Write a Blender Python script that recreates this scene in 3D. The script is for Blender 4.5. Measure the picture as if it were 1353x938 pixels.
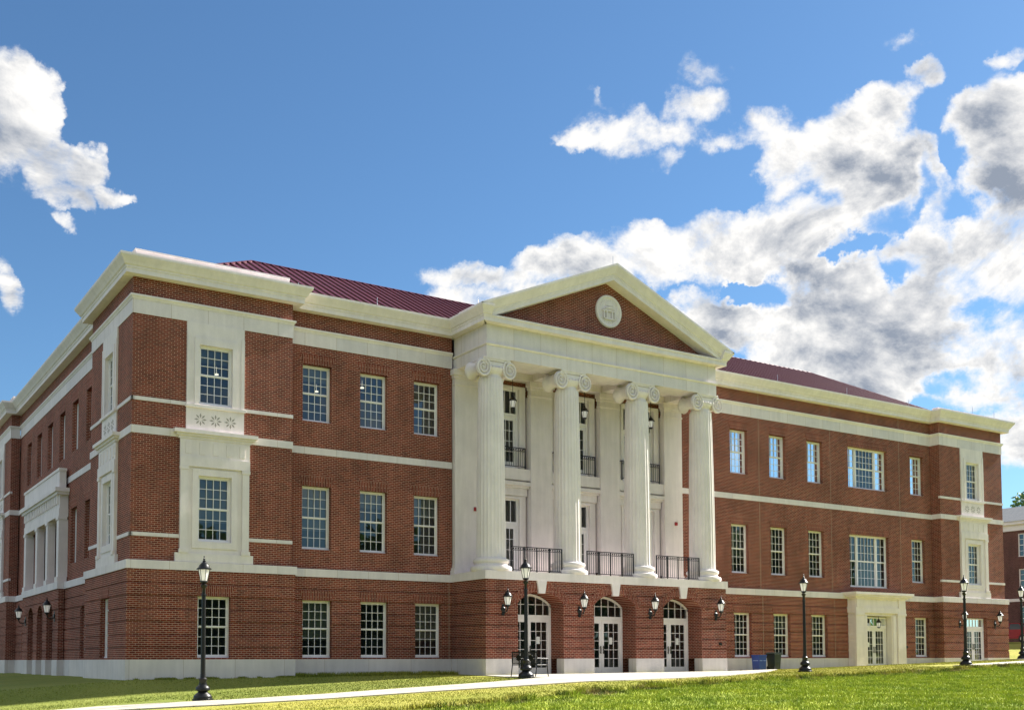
import bpy, math, random
import numpy as np
from mathutils import Vector, Matrix
R = math.radians
rnd = random.Random(7)
for o in list(bpy.data.objects): bpy.data.objects.remove(o)
scene = bpy.context.scene
col = scene.collection

# ------------------------------------------------------------------ camera
cam_d = bpy.data.cameras.new('camera'); cam = bpy.data.objects.new('camera', cam_d); col.objects.link(cam)
cam_d.sensor_width = 36; cam_d.lens = 1435.1376/1353*36
cam_d.shift_x = (676.5-625.232)/1353; cam_d.shift_y = (794.915-469)/1353
cam_d.clip_end = 3000; cam_d.clip_start = .1
yaw, pit, rol = -0.5569225, 0.0525734, -0.0022704
fw = Vector((math.sin(-yaw)*math.cos(pit), math.cos(yaw)*math.cos(pit), math.sin(pit)))
rt = fw.cross(Vector((0, 0, 1))).normalized(); up = rt.cross(fw)
rt2 = rt*math.cos(rol)+up*math.sin(rol); up2 = -rt*math.sin(rol)+up*math.cos(rol)
M = Matrix((rt2, up2, -fw)).transposed().to_4x4(); M.translation = Vector((-9.75835, -38.28331, .68820))
cam.matrix_world = M
scene.camera = cam

# ------------------------------------------------------------------ sun
SUN_EL, SUN_AZ = 39.0, -1.2            # azimuth from +x towards +y
sd = bpy.data.lights.new('sun', 'SUN'); sun = bpy.data.objects.new('sun', sd); col.objects.link(sun)
sd.energy = 5.0; sd.angle = R(.5); sd.color = (1, .955, .87)
sv = Vector((math.cos(R(SUN_EL))*math.cos(R(SUN_AZ)), math.cos(R(SUN_EL))*math.sin(R(SUN_AZ)), math.sin(R(SUN_EL))))
sun.rotation_euler = sv.to_track_quat('Z', 'Y').to_euler()
sun.location = (60, -10, 60)
scene.view_settings.view_transform = 'Standard'; scene.view_settings.look = 'None'
scene.view_settings.gamma = 1; scene.view_settings.exposure = EXPOSURE = 1.3

# ------------------------------------------------------------------ node helper
class NT:
    def __init__(s, tree): s.t = tree; s.n = tree.nodes; s.l = tree.links
    def node(s, typ, **kw):
        n = s.n.new(typ)
        for k, v in kw.items(): setattr(n, k, v)
        return n
    def put(s, sock, v):
        if v is None: return
        if isinstance(v, bpy.types.NodeSocket): s.l.new(v, sock)
        else: sock.default_value = v
    def math(s, op, a, b=None, c=None, clamp=False):
        n = s.node('ShaderNodeMath', operation=op, use_clamp=clamp)
        for i, v in enumerate((a, b, c)): s.put(n.inputs[i], v)
        return n.outputs[0]
    def vmath(s, op, a, b=None):
        n = s.node('ShaderNodeVectorMath', operation=op)
        s.put(n.inputs[0], a); s.put(n.inputs[1], b)
        return n.outputs['Value'] if op in ('DOT_PRODUCT', 'LENGTH') else n.outputs[0]
    def mix(s, f, a, b, mode='MIX'):
        n = s.node('ShaderNodeMix', data_type='RGBA', blend_type=mode)
        s.put(n.inputs[0], f); s.put(n.inputs[6], a); s.put(n.inputs[7], b)
        return n.outputs[2]
    def maprange(s, v, a, b, c=0, d=1, smooth=True):
        n = s.node('ShaderNodeMapRange', interpolation_type='SMOOTHSTEP' if smooth else 'LINEAR')
        s.put(n.inputs[0], v)
        for i, x in zip((1, 2, 3, 4), (a, b, c, d)): n.inputs[i].default_value = x
        return n.outputs[0]
    def noise(s, vec, scale, detail=4, rough=.5, dist=0):
        n = s.node('ShaderNodeTexNoise'); s.put(n.inputs['Vector'], vec)
        n.inputs['Scale'].default_value = scale; n.inputs['Detail'].default_value = detail
        n.inputs['Roughness'].default_value = rough; n.inputs['Distortion'].default_value = dist
        return n.outputs[0]
    def comb(s, x, y, z):
        n = s.node('ShaderNodeCombineXYZ')
        for i, v in enumerate((x, y, z)): s.put(n.inputs[i], v)
        return n.outputs[0]
    def sep(s, v):
        n = s.node('ShaderNodeSeparateXYZ'); s.put(n.inputs[0], v); return n.outputs

# ------------------------------------------------------------------ world: sky and clouds
w = bpy.data.worlds.new('World'); scene.world = w; w.use_nodes = True
T = NT(w.node_tree); T.n.clear()
out = T.node('ShaderNodeOutputWorld'); bg = T.node('ShaderNodeBackground')
sky = T.node('ShaderNodeTexSky', sky_type='NISHITA'); sky.sun_disc = False
sky.sun_elevation = R(SUN_EL); sky.sun_rotation = R(90-SUN_AZ)
sky.altitude = 200; sky.air_density = 1.0; sky.dust_density = .35; sky.ozone_density = 2.2
tc = T.node('ShaderNodeTexCoord'); dirv = tc.outputs['Generated']
dx, dy, dz = T.sep(dirv)
az = T.math('MULTIPLY', T.math('ARCTAN2', dy, dx), 57.29578)
el = T.math('MULTIPLY', T.math('ARCSINE', dz), 57.29578)
BLOBS = [(81.82,26.96,2.31,1.98,1.2), (81.93,24.28,2.62,2.34,1.25), (80.74,25.74,1.59,1.55,1.1), (79.99,23.45,2.14,1.61,1.1), (78.39,23.35,2.18,1.50,1.1), (78.90,22.05,1.80,1.06,1.0), (76.74,22.45,1.85,0.74,0.9), (81.95,17.66,1.03,1.43,0.8), (79.41,20.70,0.89,0.67,0.5), (57.45,19.58,3.85,1.09,1.0), (52.59,20.32,4.78,1.79,1.15), (47.01,20.58,4.99,2.11,1.2), (42.39,20.56,4.78,2.58,1.2), (48.91,26.40,4.33,1.31,1.0), (52.14,25.90,2.42,0.67,0.75), (45.93,27.48,2.02,1.28,0.95), (47.34,24.95,2.15,1.01,0.8), (45.32,28.86,1.32,0.94,0.5), (43.62,26.11,2.28,1.30,1.0), (44.79,25.40,1.92,1.32,0.95), (42.70,24.53,3.54,2.45,1.2), (38.96,24.58,3.74,2.72,1.25), (36.85,22.31,3.96,2.61,1.25), (37.83,26.03,2.66,1.41,1.1), (31.47,24.64,2.71,2.57,1.25), (30.64,21.97,2.97,2.80,1.25), (35.03,27.21,1.44,1.21,0.8), (35.79,28.98,1.74,0.48,0.5), (31.22,27.47,1.10,0.65,0.55), (40.23,16.46,6.01,3.36,1.25), (34.91,15.91,5.40,3.60,1.3), (31.17,18.14,3.14,3.10,1.25), (35.34,19.24,3.04,1.68,1.0), (32.60,13.90,4.13,2.58,1.2), (45.90,16.89,4.18,2.00,1.0), (31.38,10.62,2.51,2.09,1.0), (37.05,13.64,5.09,1.79,1.1), (51.31,27.36,0.97,0.33,0.5), (55.83,18.38,6.03,1.29,0.9), (33.43,20.48,1.99,1.63,0.7), (40.93,18.66,3.98,2.10,1.1)]
warp = T.node('ShaderNodeTexNoise'); warp.inputs['Scale'].default_value = 9; warp.inputs['Detail'].default_value = 3
T.put(warp.inputs['Vector'], dirv)
wx, wy, wz = T.sep(warp.outputs['Color'])
warp2 = T.node('ShaderNodeTexNoise'); warp2.inputs['Scale'].default_value = 34; warp2.inputs['Detail'].default_value = 5; warp2.inputs['Roughness'].default_value = .6
T.put(warp2.inputs['Vector'], dirv); vx, vy, vz = T.sep(warp2.outputs['Color'])
azw = T.math('ADD', az, T.math('ADD', T.math('MULTIPLY', T.math('SUBTRACT', wx, .5), 5.0), T.math('MULTIPLY', T.math('SUBTRACT', vx, .5), 2.6)))
elw = T.math('ADD', el, T.math('ADD', T.math('MULTIPLY', T.math('SUBTRACT', wy, .5), 3.4), T.math('MULTIPLY', T.math('SUBTRACT', vy, .5), 2.2)))
B = None
for (a0, e0, ra, re, st) in BLOBS:
    u = T.math('MULTIPLY', T.math('SUBTRACT', azw, a0), 1/ra)
    v = T.math('MULTIPLY', T.math('SUBTRACT', elw, e0), 1/re)
    q = T.math('SUBTRACT', 1.0, T.math('ADD', T.math('MULTIPLY', u, u), T.math('MULTIPLY', v, v)), clamp=True)
    q = T.math('MULTIPLY', q, st)
    B = q if B is None else T.math('SMOOTH_MAX', B, q, .16)
B = T.math('MULTIPLY', T.math('MAXIMUM', T.math('SUBTRACT', B, .10), 0.0), 1.17)
for (a0, e0, ra, re, st) in [(35.27,22.25,0.95,1.63,0.9), (36.70,20.95,1.75,0.92,0.8), (32.75,20.54,1.85,0.90,0.7), (32.84,23.31,1.08,1.57,0.7), (43.08,18.21,2.11,0.98,0.9), (39.06,19.87,1.80,0.65,0.6), (36.26,18.85,1.73,0.77,0.7), (45.78,24.48,1.94,1.09,0.9), (46.39,22.93,3.38,0.95,0.9), (33.89,13.16,1.87,0.62,0.8), (40.72,19.63,1.38,0.61,0.6), (32.54,16.31,1.23,0.68,0.5), (44.76,15.34,1.43,0.65,0.5)]:
    u = T.math('MULTIPLY', T.math('SUBTRACT', azw, a0), 1/ra); v = T.math('MULTIPLY', T.math('SUBTRACT', elw, e0), 1/re)
    q = T.math('SUBTRACT', 1.0, T.math('ADD', T.math('MULTIPLY', u, u), T.math('MULTIPLY', v, v)), clamp=True)
    B = T.math('MAXIMUM', T.math('SUBTRACT', B, T.math('MULTIPLY', q, st)), 0.0)
# unseen clouds added outside the camera's sector, banded by elevation to brighten the facade
outside = T.math('MAXIMUM', T.maprange(az, 88, 100), T.maprange(az, 26, 12))
outside = T.math('MAXIMUM', outside, T.maprange(az, -20, -60))
lowc = T.math('MULTIPLY', T.maprange(el, 2, 10), .22); high = T.math('MULTIPLY', T.math('MULTIPLY', T.maprange(el, 19, 27), T.maprange(el, 62, 48)), 1.0)
B = T.math('MAXIMUM', B, T.math('MULTIPLY', outside, T.math('MAXIMUM', lowc, high)))
flat = T.vmath('MULTIPLY', dirv, (1, 1, 1.35))
def cloud_noise(vec): return T.noise(vec, 8.5, 10, .62, .35)
n1 = cloud_noise(flat)
n2 = cloud_noise(T.vmath('ADD', flat, (sv.x*.02, sv.y*.02, sv.z*.02+.012)))
fine = T.noise(flat, 38, 6, .65)
gate = T.maprange(B, 0.03, .35)
bb = T.math('MULTIPLY', T.math('POWER', T.math('MAXIMUM', B, 0.0), .8), 1.15)
big = T.noise(flat, 4.2, 3, .5)
dens = T.math('ADD', bb, T.math('MULTIPLY', T.math('SUBTRACT', n1, .5), T.math('MULTIPLY', gate, 3.9)))
dens = T.math('ADD', dens, T.math('MULTIPLY', T.math('SUBTRACT', fine, .5), T.math('MULTIPLY', gate, 1.5)))
alpha = T.maprange(dens, .16, 1.12, 0, 1, True)
mid = T.noise(flat, 15, 9, .62, .3)
backlit = T.maprange(az, 80, 60, .30, 1.0)
core = T.math('MULTIPLY', T.maprange(dens, .65, 1.7), T.math('MULTIPLY', backlit, .95))
shade = T.math('ADD', core, T.math('MULTIPLY', T.math('SUBTRACT', mid, .50), T.math('MULTIPLY', backlit, 3.0)))
shade = T.math('ADD', shade, T.math('MULTIPLY', T.math('SUBTRACT', big, .5), T.math('MULTIPLY', backlit, 1.6)))
shade = T.math('SUBTRACT', shade, T.math('MULTIPLY', T.math('SUBTRACT', n1, n2), 7.0))
shade = T.maprange(shade, -.08, 1.5, 0, 1, False)
shade = T.math('MULTIPLY', shade, T.maprange(dens, .45, .95, .25, 1))
ccol = T.mix(shade, (CW:=5.3, CW*.985, CW*.96, 1), (1.6, 1.85, 2.3, 1))
skyc = T.mix(1.0, sky.outputs[0], (.455, .625, .73, 1), 'MULTIPLY')
mixc = T.mix(alpha, skyc, ccol)
T.put(bg.inputs['Color'], mixc); bg.inputs['Strength'].default_value = .080
T.l.new(bg.outputs[0], out.inputs[0])

# ------------------------------------------------------------------ materials
def new_mat(name):
    m = bpy.data.materials.new(name); m.use_nodes = True
    t = NT(m.node_tree); return m, t, t.n['Principled BSDF']
def simple(name, c, rough=.6, metal=0, spec=.5, var=.0, vs=3):
    m, t, b = new_mat(name)
    g = t.node('ShaderNodeNewGeometry').outputs['Position']
    if var:
        n = t.noise(g, vs, 5, .6)
        f = t.maprange(n, .3, .7, 1-var, 1+var, False)
        cc = t.vmath('MULTIPLY', t.comb(f, f, f), c[:3])
        t.put(b.inputs['Base Color'], cc)
    else: b.inputs['Base Color'].default_value = (*c[:3], 1)
    b.inputs['Roughness'].default_value = rough; b.inputs['Metallic'].default_value = metal
    b.inputs['Specular IOR Level'].default_value = spec
    return m
def wall_vec(t):
    g = t.node('ShaderNodeNewGeometry'); x, y, z = t.sep(g.outputs['Position']); nx, ny, nz = t.sep(g.outputs['True Normal'])
    f = t.math('GREATER_THAN', t.math('ABSOLUTE', nx), .7)
    mm = t.node('ShaderNodeMix', data_type='FLOAT'); t.put(mm.inputs[0], f); t.put(mm.inputs[2], x); t.put(mm.inputs[3], y)
    return mm.outputs[0], z, g.outputs['Position']
def brick_mat(name, vertical=False, tone=1.0, c1=(.225, .040, .021), c2=(.105, .015, .010), mo=(.50, .325, .24)):
    m, t, b = new_mat(name)
    u, z, pos = wall_vec(t)
    vec = t.comb(z, u, 0) if vertical else t.comb(u, z, 0)
    br = t.node('ShaderNodeTexBrick'); t.put(br.inputs['Vector'], vec)
    br.inputs['Scale'].default_value = 1
    br.inputs['Brick Width'].default_value = .345 if vertical else .212
    br.inputs['Row Height'].default_value = .0705
    br.inputs['Mortar Size'].default_value = .0078; br.inputs['Mortar Smooth'].default_value = .15
    br.inputs['Bias'].default_value = -.1
    br.inputs['Color1'].default_value = (*[v*tone for v in c1], 1); br.inputs['Color2'].default_value = (*[v*tone for v in c2], 1)
    br.inputs['Mortar'].default_value = (*[v*tone for v in mo], 1)
    n = t.noise(pos, .55, 5, .65); f = t.maprange(n, .3, .7, .76, 1.2, False)
    st = t.noise(t.vmath('MULTIPLY', pos, (3, 3, .35)), 1, 4, .6); f = t.math('MULTIPLY', f, t.maprange(st, .35, .75, 1.04, .82, False))
    n2 = t.noise(pos, 14, 2, .5); f2 = t.maprange(n2, .3, .7, .9, 1.1, False)
    f = t.math('MULTIPLY', f, f2)
    t.put(b.inputs['Base Color'], t.mix(1.0, br.outputs['Color'], t.comb(f, f, f), 'MULTIPLY'))
    b.inputs['Roughness'].default_value = .85; b.inputs['Specular IOR Level'].default_value = .25
    bp = t.node('ShaderNodeBump'); bp.inputs['Strength'].default_value = .5; bp.inputs['Distance'].default_value = .006; bp.invert = True
    t.put(bp.inputs['Height'], br.outputs['Fac']); t.put(b.inputs['Normal'], bp.outputs[0])
    return m
def stone_mat(name, c, joints=True, jw=1.35):
    m, t, b = new_mat(name)
    u, z, pos = wall_vec(t)
    n = t.noise(pos, .9, 5, .62); f = t.maprange(n, .3, .72, .90, 1.04, False)
    st = t.noise(t.vmath('MULTIPLY', pos, (5, 5, .55)), 1, 4, .6); f = t.math('MULTIPLY', f, t.maprange(st, .3, .75, .92, 1.04, False))
    gr = t.noise(pos, 60, 3, .6); f = t.math('MULTIPLY', f, t.maprange(gr, .3, .7, .95, 1.05, False))
    cc = t.mix(1.0, (*c, 1), t.comb(f, f, f), 'MULTIPLY')
    if joints:
        br = t.node('ShaderNodeTexBrick'); t.put(br.inputs['Vector'], t.comb(u, t.math('ADD', z, 40.0), 0)); br.offset = 0
        br.inputs['Scale'].default_value = 1; br.inputs['Brick Width'].default_value = jw; br.inputs['Row Height'].default_value = 90
        br.inputs['Mortar Size'].default_value = .009; br.inputs['Mortar Smooth'].default_value = .3
        br.inputs['Color1'].default_value = (1, 1, 1, 1); br.inputs['Color2'].default_value = (.88, .90, .93, 1)
        br.inputs['Mortar'].default_value = (.68, .62, .55, 1)
        cc = t.mix(1.0, cc, br.outputs['Color'], 'MULTIPLY')
    t.put(b.inputs['Base Color'], cc); b.inputs['Roughness'].default_value = .8; b.inputs['Specular IOR Level'].default_value = .25
    bp = t.node('ShaderNodeBump'); bp.inputs['Strength'].default_value = .25; bp.inputs['Distance'].default_value = .01
    t.put(bp.inputs['Height'], gr); t.put(b.inputs['Normal'], bp.outputs[0])
    return m
BRICK = brick_mat('red_brick'); BRICKV = brick_mat('soldier_brick', True)
BRICKD = brick_mat('shaded_recess_brick', tone=.95)  # brick darkened a little, groove shade painted into the colour
FARBRICK = brick_mat('old_brick', c1=(.13, .05, .045), c2=(.09, .03, .03), mo=(.22, .15, .13))
STONE = stone_mat('limestone', (.82, .748, .735)); STONEP = stone_mat('limestone_plain', (.84, .768, .75), False)
PLINTH = stone_mat('cast_stone_plinth', (.72, .665, .63), True, 1.9)
WHITE = simple('white_paint', (.84, .80, .80), .45, var=.04)
IRON = simple('black_iron', (.012, .012, .013), .38, .3)
ROOFM = None
def roof_mat():
    m, t, b = new_mat('maroon_metal_roof')
    pos = t.node('ShaderNodeNewGeometry').outputs['Position']
    n = t.noise(pos, .8, 3); f = t.maprange(n, .3, .7, .85, 1.15, False)
    t.put(b.inputs['Base Color'], t.mix(1, (.14, .030, .038, 1), t.comb(f, f, f), 'MULTIPLY'))
    b.inputs['Roughness'].default_value = .33; b.inputs['Metallic'].default_value = .15; b.inputs['Specular IOR Level'].default_value = .7
    return m
ROOFM = roof_mat()
SEAM = simple('roof_seam_metal', (.10, .012, .018), .4, .2)
SHINGLE = simple('grey_shingle', (.26, .27, .28), .9, var=.15, vs=6)
def conc():
    m, t, b = new_mat('concrete_walk')
    pos = t.node('ShaderNodeNewGeometry').outputs['Position']
    n = t.noise(pos, 1.1, 5, .65); f = t.maprange(n, .3, .7, .84, 1.08, False)
    br = t.node('ShaderNodeTexBrick'); br.offset = 0; t.put(br.inputs['Vector'], pos); br.inputs['Scale'].default_value = 1
    br.inputs['Brick Width'].default_value = 1.9; br.inputs['Row Height'].default_value = 1.9; br.inputs['Mortar Size'].default_value = .016
    br.inputs['Color1'].default_value = (1, 1, 1, 1); br.inputs['Color2'].default_value = (.93, .93, .92, 1); br.inputs['Mortar'].default_value = (.45, .42, .36, 1)
    cc = t.mix(1.0, (.50, .46, .39, 1), t.comb(f, f, f), 'MULTIPLY'); t.put(b.inputs['Base Color'], t.mix(1.0, cc, br.outputs['Color'], 'MULTIPLY'))
    b.inputs['Roughness'].default_value = .9; return m
CONC = conc()
BLIND = simple('window_blind', (.62, .62, .58), .9)
PLASTER = simple('interior_plaster', (.45, .43, .38), .9)
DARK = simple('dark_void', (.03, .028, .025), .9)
ROS = simple('carving_shade_stone', (.36, .33, .29), .9)  # darker stone colour paints in the shade of the rosette carving
PAPER = simple('paper', (.8, .8, .78), .8)
REDP = simple('red_plastic', (.35, .02, .02), .4)
def glass_mat(name, refl, tint, body=(.02, .026, .026)):
    m, t, b = new_mat(name); t.n.remove(b)
    o = t.n['Material Output']
    gl = t.node('ShaderNodeBsdfGlossy'); gl.inputs['Roughness'].default_value = .015; gl.inputs['Color'].default_value = (.80, .86, .88, 1)
    pos = t.node('ShaderNodeNewGeometry').outputs['Position']
    bp = t.node('ShaderNodeBump'); bp.inputs['Strength'].default_value = .05; bp.inputs['Distance'].default_value = .02
    t.put(bp.inputs['Height'], t.noise(pos, 1.6, 1)); t.put(gl.inputs['Normal'], bp.outputs[0])
    tr = t.node('ShaderNodeBsdfTransparent'); tr.inputs['Color'].default_value = (*tint, 1)
    di = t.node('ShaderNodeBsdfDiffuse'); di.inputs['Color'].default_value = (*body, 1)
    mi = t.node('ShaderNodeMixShader'); mi.inputs[0].default_value = .35
    t.l.new(tr.outputs[0], mi.inputs[1]); t.l.new(di.outputs[0], mi.inputs[2])
    fr = t.node('ShaderNodeFresnel'); fr.inputs['IOR'].default_value = 1.5
    f = t.math('ADD', t.math('MULTIPLY', fr.outputs[0], 1.6), refl, clamp=True)
    mx = t.node('ShaderNodeMixShader'); t.put(mx.inputs[0], f)
    t.l.new(mi.outputs[0], mx.inputs[1]); t.l.new(gl.outputs[0], mx.inputs[2]); t.l.new(mx.outputs[0], o.inputs[0])
    return m
GLASS = glass_mat('window_glass', .03, (.5, .55, .52))
def lantern_glass():
    m, t, b = new_mat('frosted_lantern_glass')
    b.inputs['Base Color'].default_value = (.85, .84, .8, 1); b.inputs['Roughness'].default_value = .35
    b.inputs['Subsurface Weight'].default_value = 0
    tl = t.node('ShaderNodeBsdfTranslucent'); tl.inputs['Color'].default_value = (.95, .94, .9, 1)
    b.inputs['Emission Color'].default_value = (1, .97, .9, 1); b.inputs['Emission Strength'].default_value = .12
    mx = t.node('ShaderNodeMixShader'); mx.inputs[0].default_value = .4
    t.l.new(b.outputs[0], mx.inputs[1]); t.l.new(tl.outputs[0], mx.inputs[2]); t.l.new(mx.outputs[0], t.n['Material Output'].inputs[0])
    return m
LGLASS = lantern_glass()
def lamp_emit():
    m, t, b = new_mat('lit_ceiling_lamp'); b.inputs['Base Color'].default_value = (.9, .85, .7, 1)
    b.inputs['Emission Color'].default_value = (1, .9, .7, 1); b.inputs['Emission Strength'].default_value = 1.6
    return m
LIT = lamp_emit()
BLUEP = simple('blue_plastic', (.012, .05, .26), .45); BLUEB = simple('pale_blue_band', (.22, .32, .62), .5)
GREENP = simple('dark_green_plastic', (.010, .020, .014), .45)
CARRED = simple('red_car_paint', (.25, .01, .02), .25, .2); TYRE = simple('tyre_rubber', (.02, .02, .02), .8); CHROME = simple('wheel_metal', (.5, .5, .5), .3, .9)
CARGLASS = simple('car_glass', (.02, .025, .03), .05)
BARK = simple('bark', (.09, .065, .045), .95, var=.3, vs=9)
def leaf_mat(name, a, b2):
    m, t, b = new_mat(name)
    pos = t.node('ShaderNodeNewGeometry').outputs['Position']
    n = t.noise(pos, 1.7, 4, .6)
    oi = t.node('ShaderNodeNewGeometry').outputs['Random Per Island']
    f = t.math('ADD', t.math('MULTIPLY', n, .6), t.math('MULTIPLY', oi, .4))
    t.put(b.inputs['Base Color'], t.mix(t.maprange(f, .25, .75), (*a, 1), (*b2, 1)))
    b.inputs['Roughness'].default_value = .65
    tl = t.node('ShaderNodeBsdfTranslucent'); tl.inputs['Color'].default_value = (*[min(1, v*2.2) for v in b2], 1)
    mx = t.node('ShaderNodeMixShader'); mx.inputs[0].default_value = .3
    t.l.new(b.outputs[0], mx.inputs[1]); t.l.new(tl.outputs[0], mx.inputs[2]); t.l.new(mx.outputs[0], t.n['Material Output'].inputs[0])
    return m
LEAF = leaf_mat('leaves', (.03, .07, .012), (.12, .2, .03)); LEAFD = leaf_mat('dark_leaves', (.02, .04, .012), (.05, .09, .02))

# ridge line between the mown lawn and the rough grass nearer the camera
RX = [-40, 0, 5.8, 13, 21.9, 35, 45, 120]; RY = [-19, -16.4, -15.2, -13.4, -10.9, -9.3, -9.6, -12]
def lawn_mat(blades=False):
    m, t, b = new_mat('grass_blades' if blades else 'lawn_grass')
    pos = t.node('ShaderNodeNewGeometry').outputs['Position']; x, y, z = t.sep(pos)
    fc = t.node('ShaderNodeFloatCurve')
    c = fc.mapping.curves[0]
    for i, (a, bb) in enumerate(zip(RX, RY)):
        px, py = (a+40)/160, (bb+40)/40
        if i < 2: c.points[i].location = (px, py)
        else: c.points.new(px, py)
    for q in c.points: q.handle_type = 'VECTOR'
    c.points[0].location = (0, (RY[0]+40)/40)
    fc.mapping.update(); t.put(fc.inputs['Value'], t.math('DIVIDE', t.math('ADD', x, 40.0), 160.0))
    ry = t.math('SUBTRACT', t.math('MULTIPLY', fc.outputs[0], 40.0), 40.0)
    wob = t.math('MULTIPLY', t.math('SUBTRACT', t.noise(pos, .8, 4, .6), .5), 2.2)
    dd = t.math('SUBTRACT', t.math('ADD', ry, wob), y)              # >0 : nearer than the ridge
    near = t.maprange(dd, -.3, .6)
    edge = t.math('MULTIPLY', t.maprange(dd, -.35, .15), t.maprange(dd, 1.1, .3))
    nb = t.noise(pos, .35, 5, .6); nf = t.noise(pos, 3.5, 5, .65); nn = t.noise(pos, 26, 3, .6)
    far_c = t.mix(t.maprange(nb, .35, .65), (.29, .30, .050, 1), (.40, .37, .080, 1))
    far_c = t.mix(t.maprange(nf, .58, .75, 0, .55), far_c, (.42, .34, .15, 1))
    near_c = t.mix(t.maprange(nf, .35, .65), (.25, .33, .045, 1), (.43, .47, .075, 1))
    near_c = t.mix(t.maprange(nb, .5, .7, 0, .5), near_c, (.13, .22, .035, 1))
    cc = t.mix(near, far_c, near_c)
    dirt = t.math('MULTIPLY', edge, t.maprange(t.noise(pos, 1.1, 4, .6), .52, .6))
    cc = t.mix(t.math('MULTIPLY', dirt, .85), cc, (.27, .20, .12, 1))
    lawn_shade = t.math('MULTIPLY', t.maprange(x, 15, 6), t.maprange(t.math('ADD', y, t.math('MULTIPLY', t.noise(pos, .6, 3), 1.6)), -9.0, -6.5))  # left lawn painted darker and greener, imitating the shade beside the building
    cc = t.mix(t.math('MULTIPLY', lawn_shade, .6), cc, (.13, .19, .045, 1))
    wn = t.noise(pos, 1.9, 5, .68)
    weeds = t.math('MULTIPLY', t.math('MULTIPLY', t.maprange(dd, -.5, .1), t.maprange(dd, 2.4, .5)), t.maprange(wn, .48, .58))
    cc = t.mix(t.math('MULTIPLY', weeds, .8), cc, (.055, .085, .018, 1))
    cc = t.mix(t.math('MULTIPLY', near, t.maprange(wn, .5, .68, 0, .55)), cc, (.10, .17, .025, 1))
    away = t.math('MAXIMUM', t.maprange(y, -27, -31), t.math('MAXIMUM', t.maprange(x, -11, -15), t.maprange(y, 34, 38)))
    cc = t.mix(away, cc, (.085, .095, .045, 1))
    f = t.maprange(nn, .3, .7, .78, 1.22, False); cc = t.mix(1, cc, t.comb(f, f, f), 'MULTIPLY')
    if blades:
        ri = t.node('ShaderNodeNewGeometry').outputs['Random Per Island']
        g = t.maprange(ri, 0, 1, .65, 1.35, False); cc = t.mix(1, cc, t.comb(g, g, t.math('MULTIPLY', g, .8)), 'MULTIPLY')
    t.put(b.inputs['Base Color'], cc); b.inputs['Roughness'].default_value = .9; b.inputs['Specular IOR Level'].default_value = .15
    if not blades:
        bp = t.node('ShaderNodeBump'); bp.inputs['Strength'].default_value = .7; bp.inputs['Distance'].default_value = .05
        t.put(bp.inputs['Height'], t.math('ADD', nn, t.math('MULTIPLY', nf, 1.5))); t.put(b.inputs['Normal'], bp.outputs[0])
    return m
LAWN = lawn_mat(); BLADE = lawn_mat(True)

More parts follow.
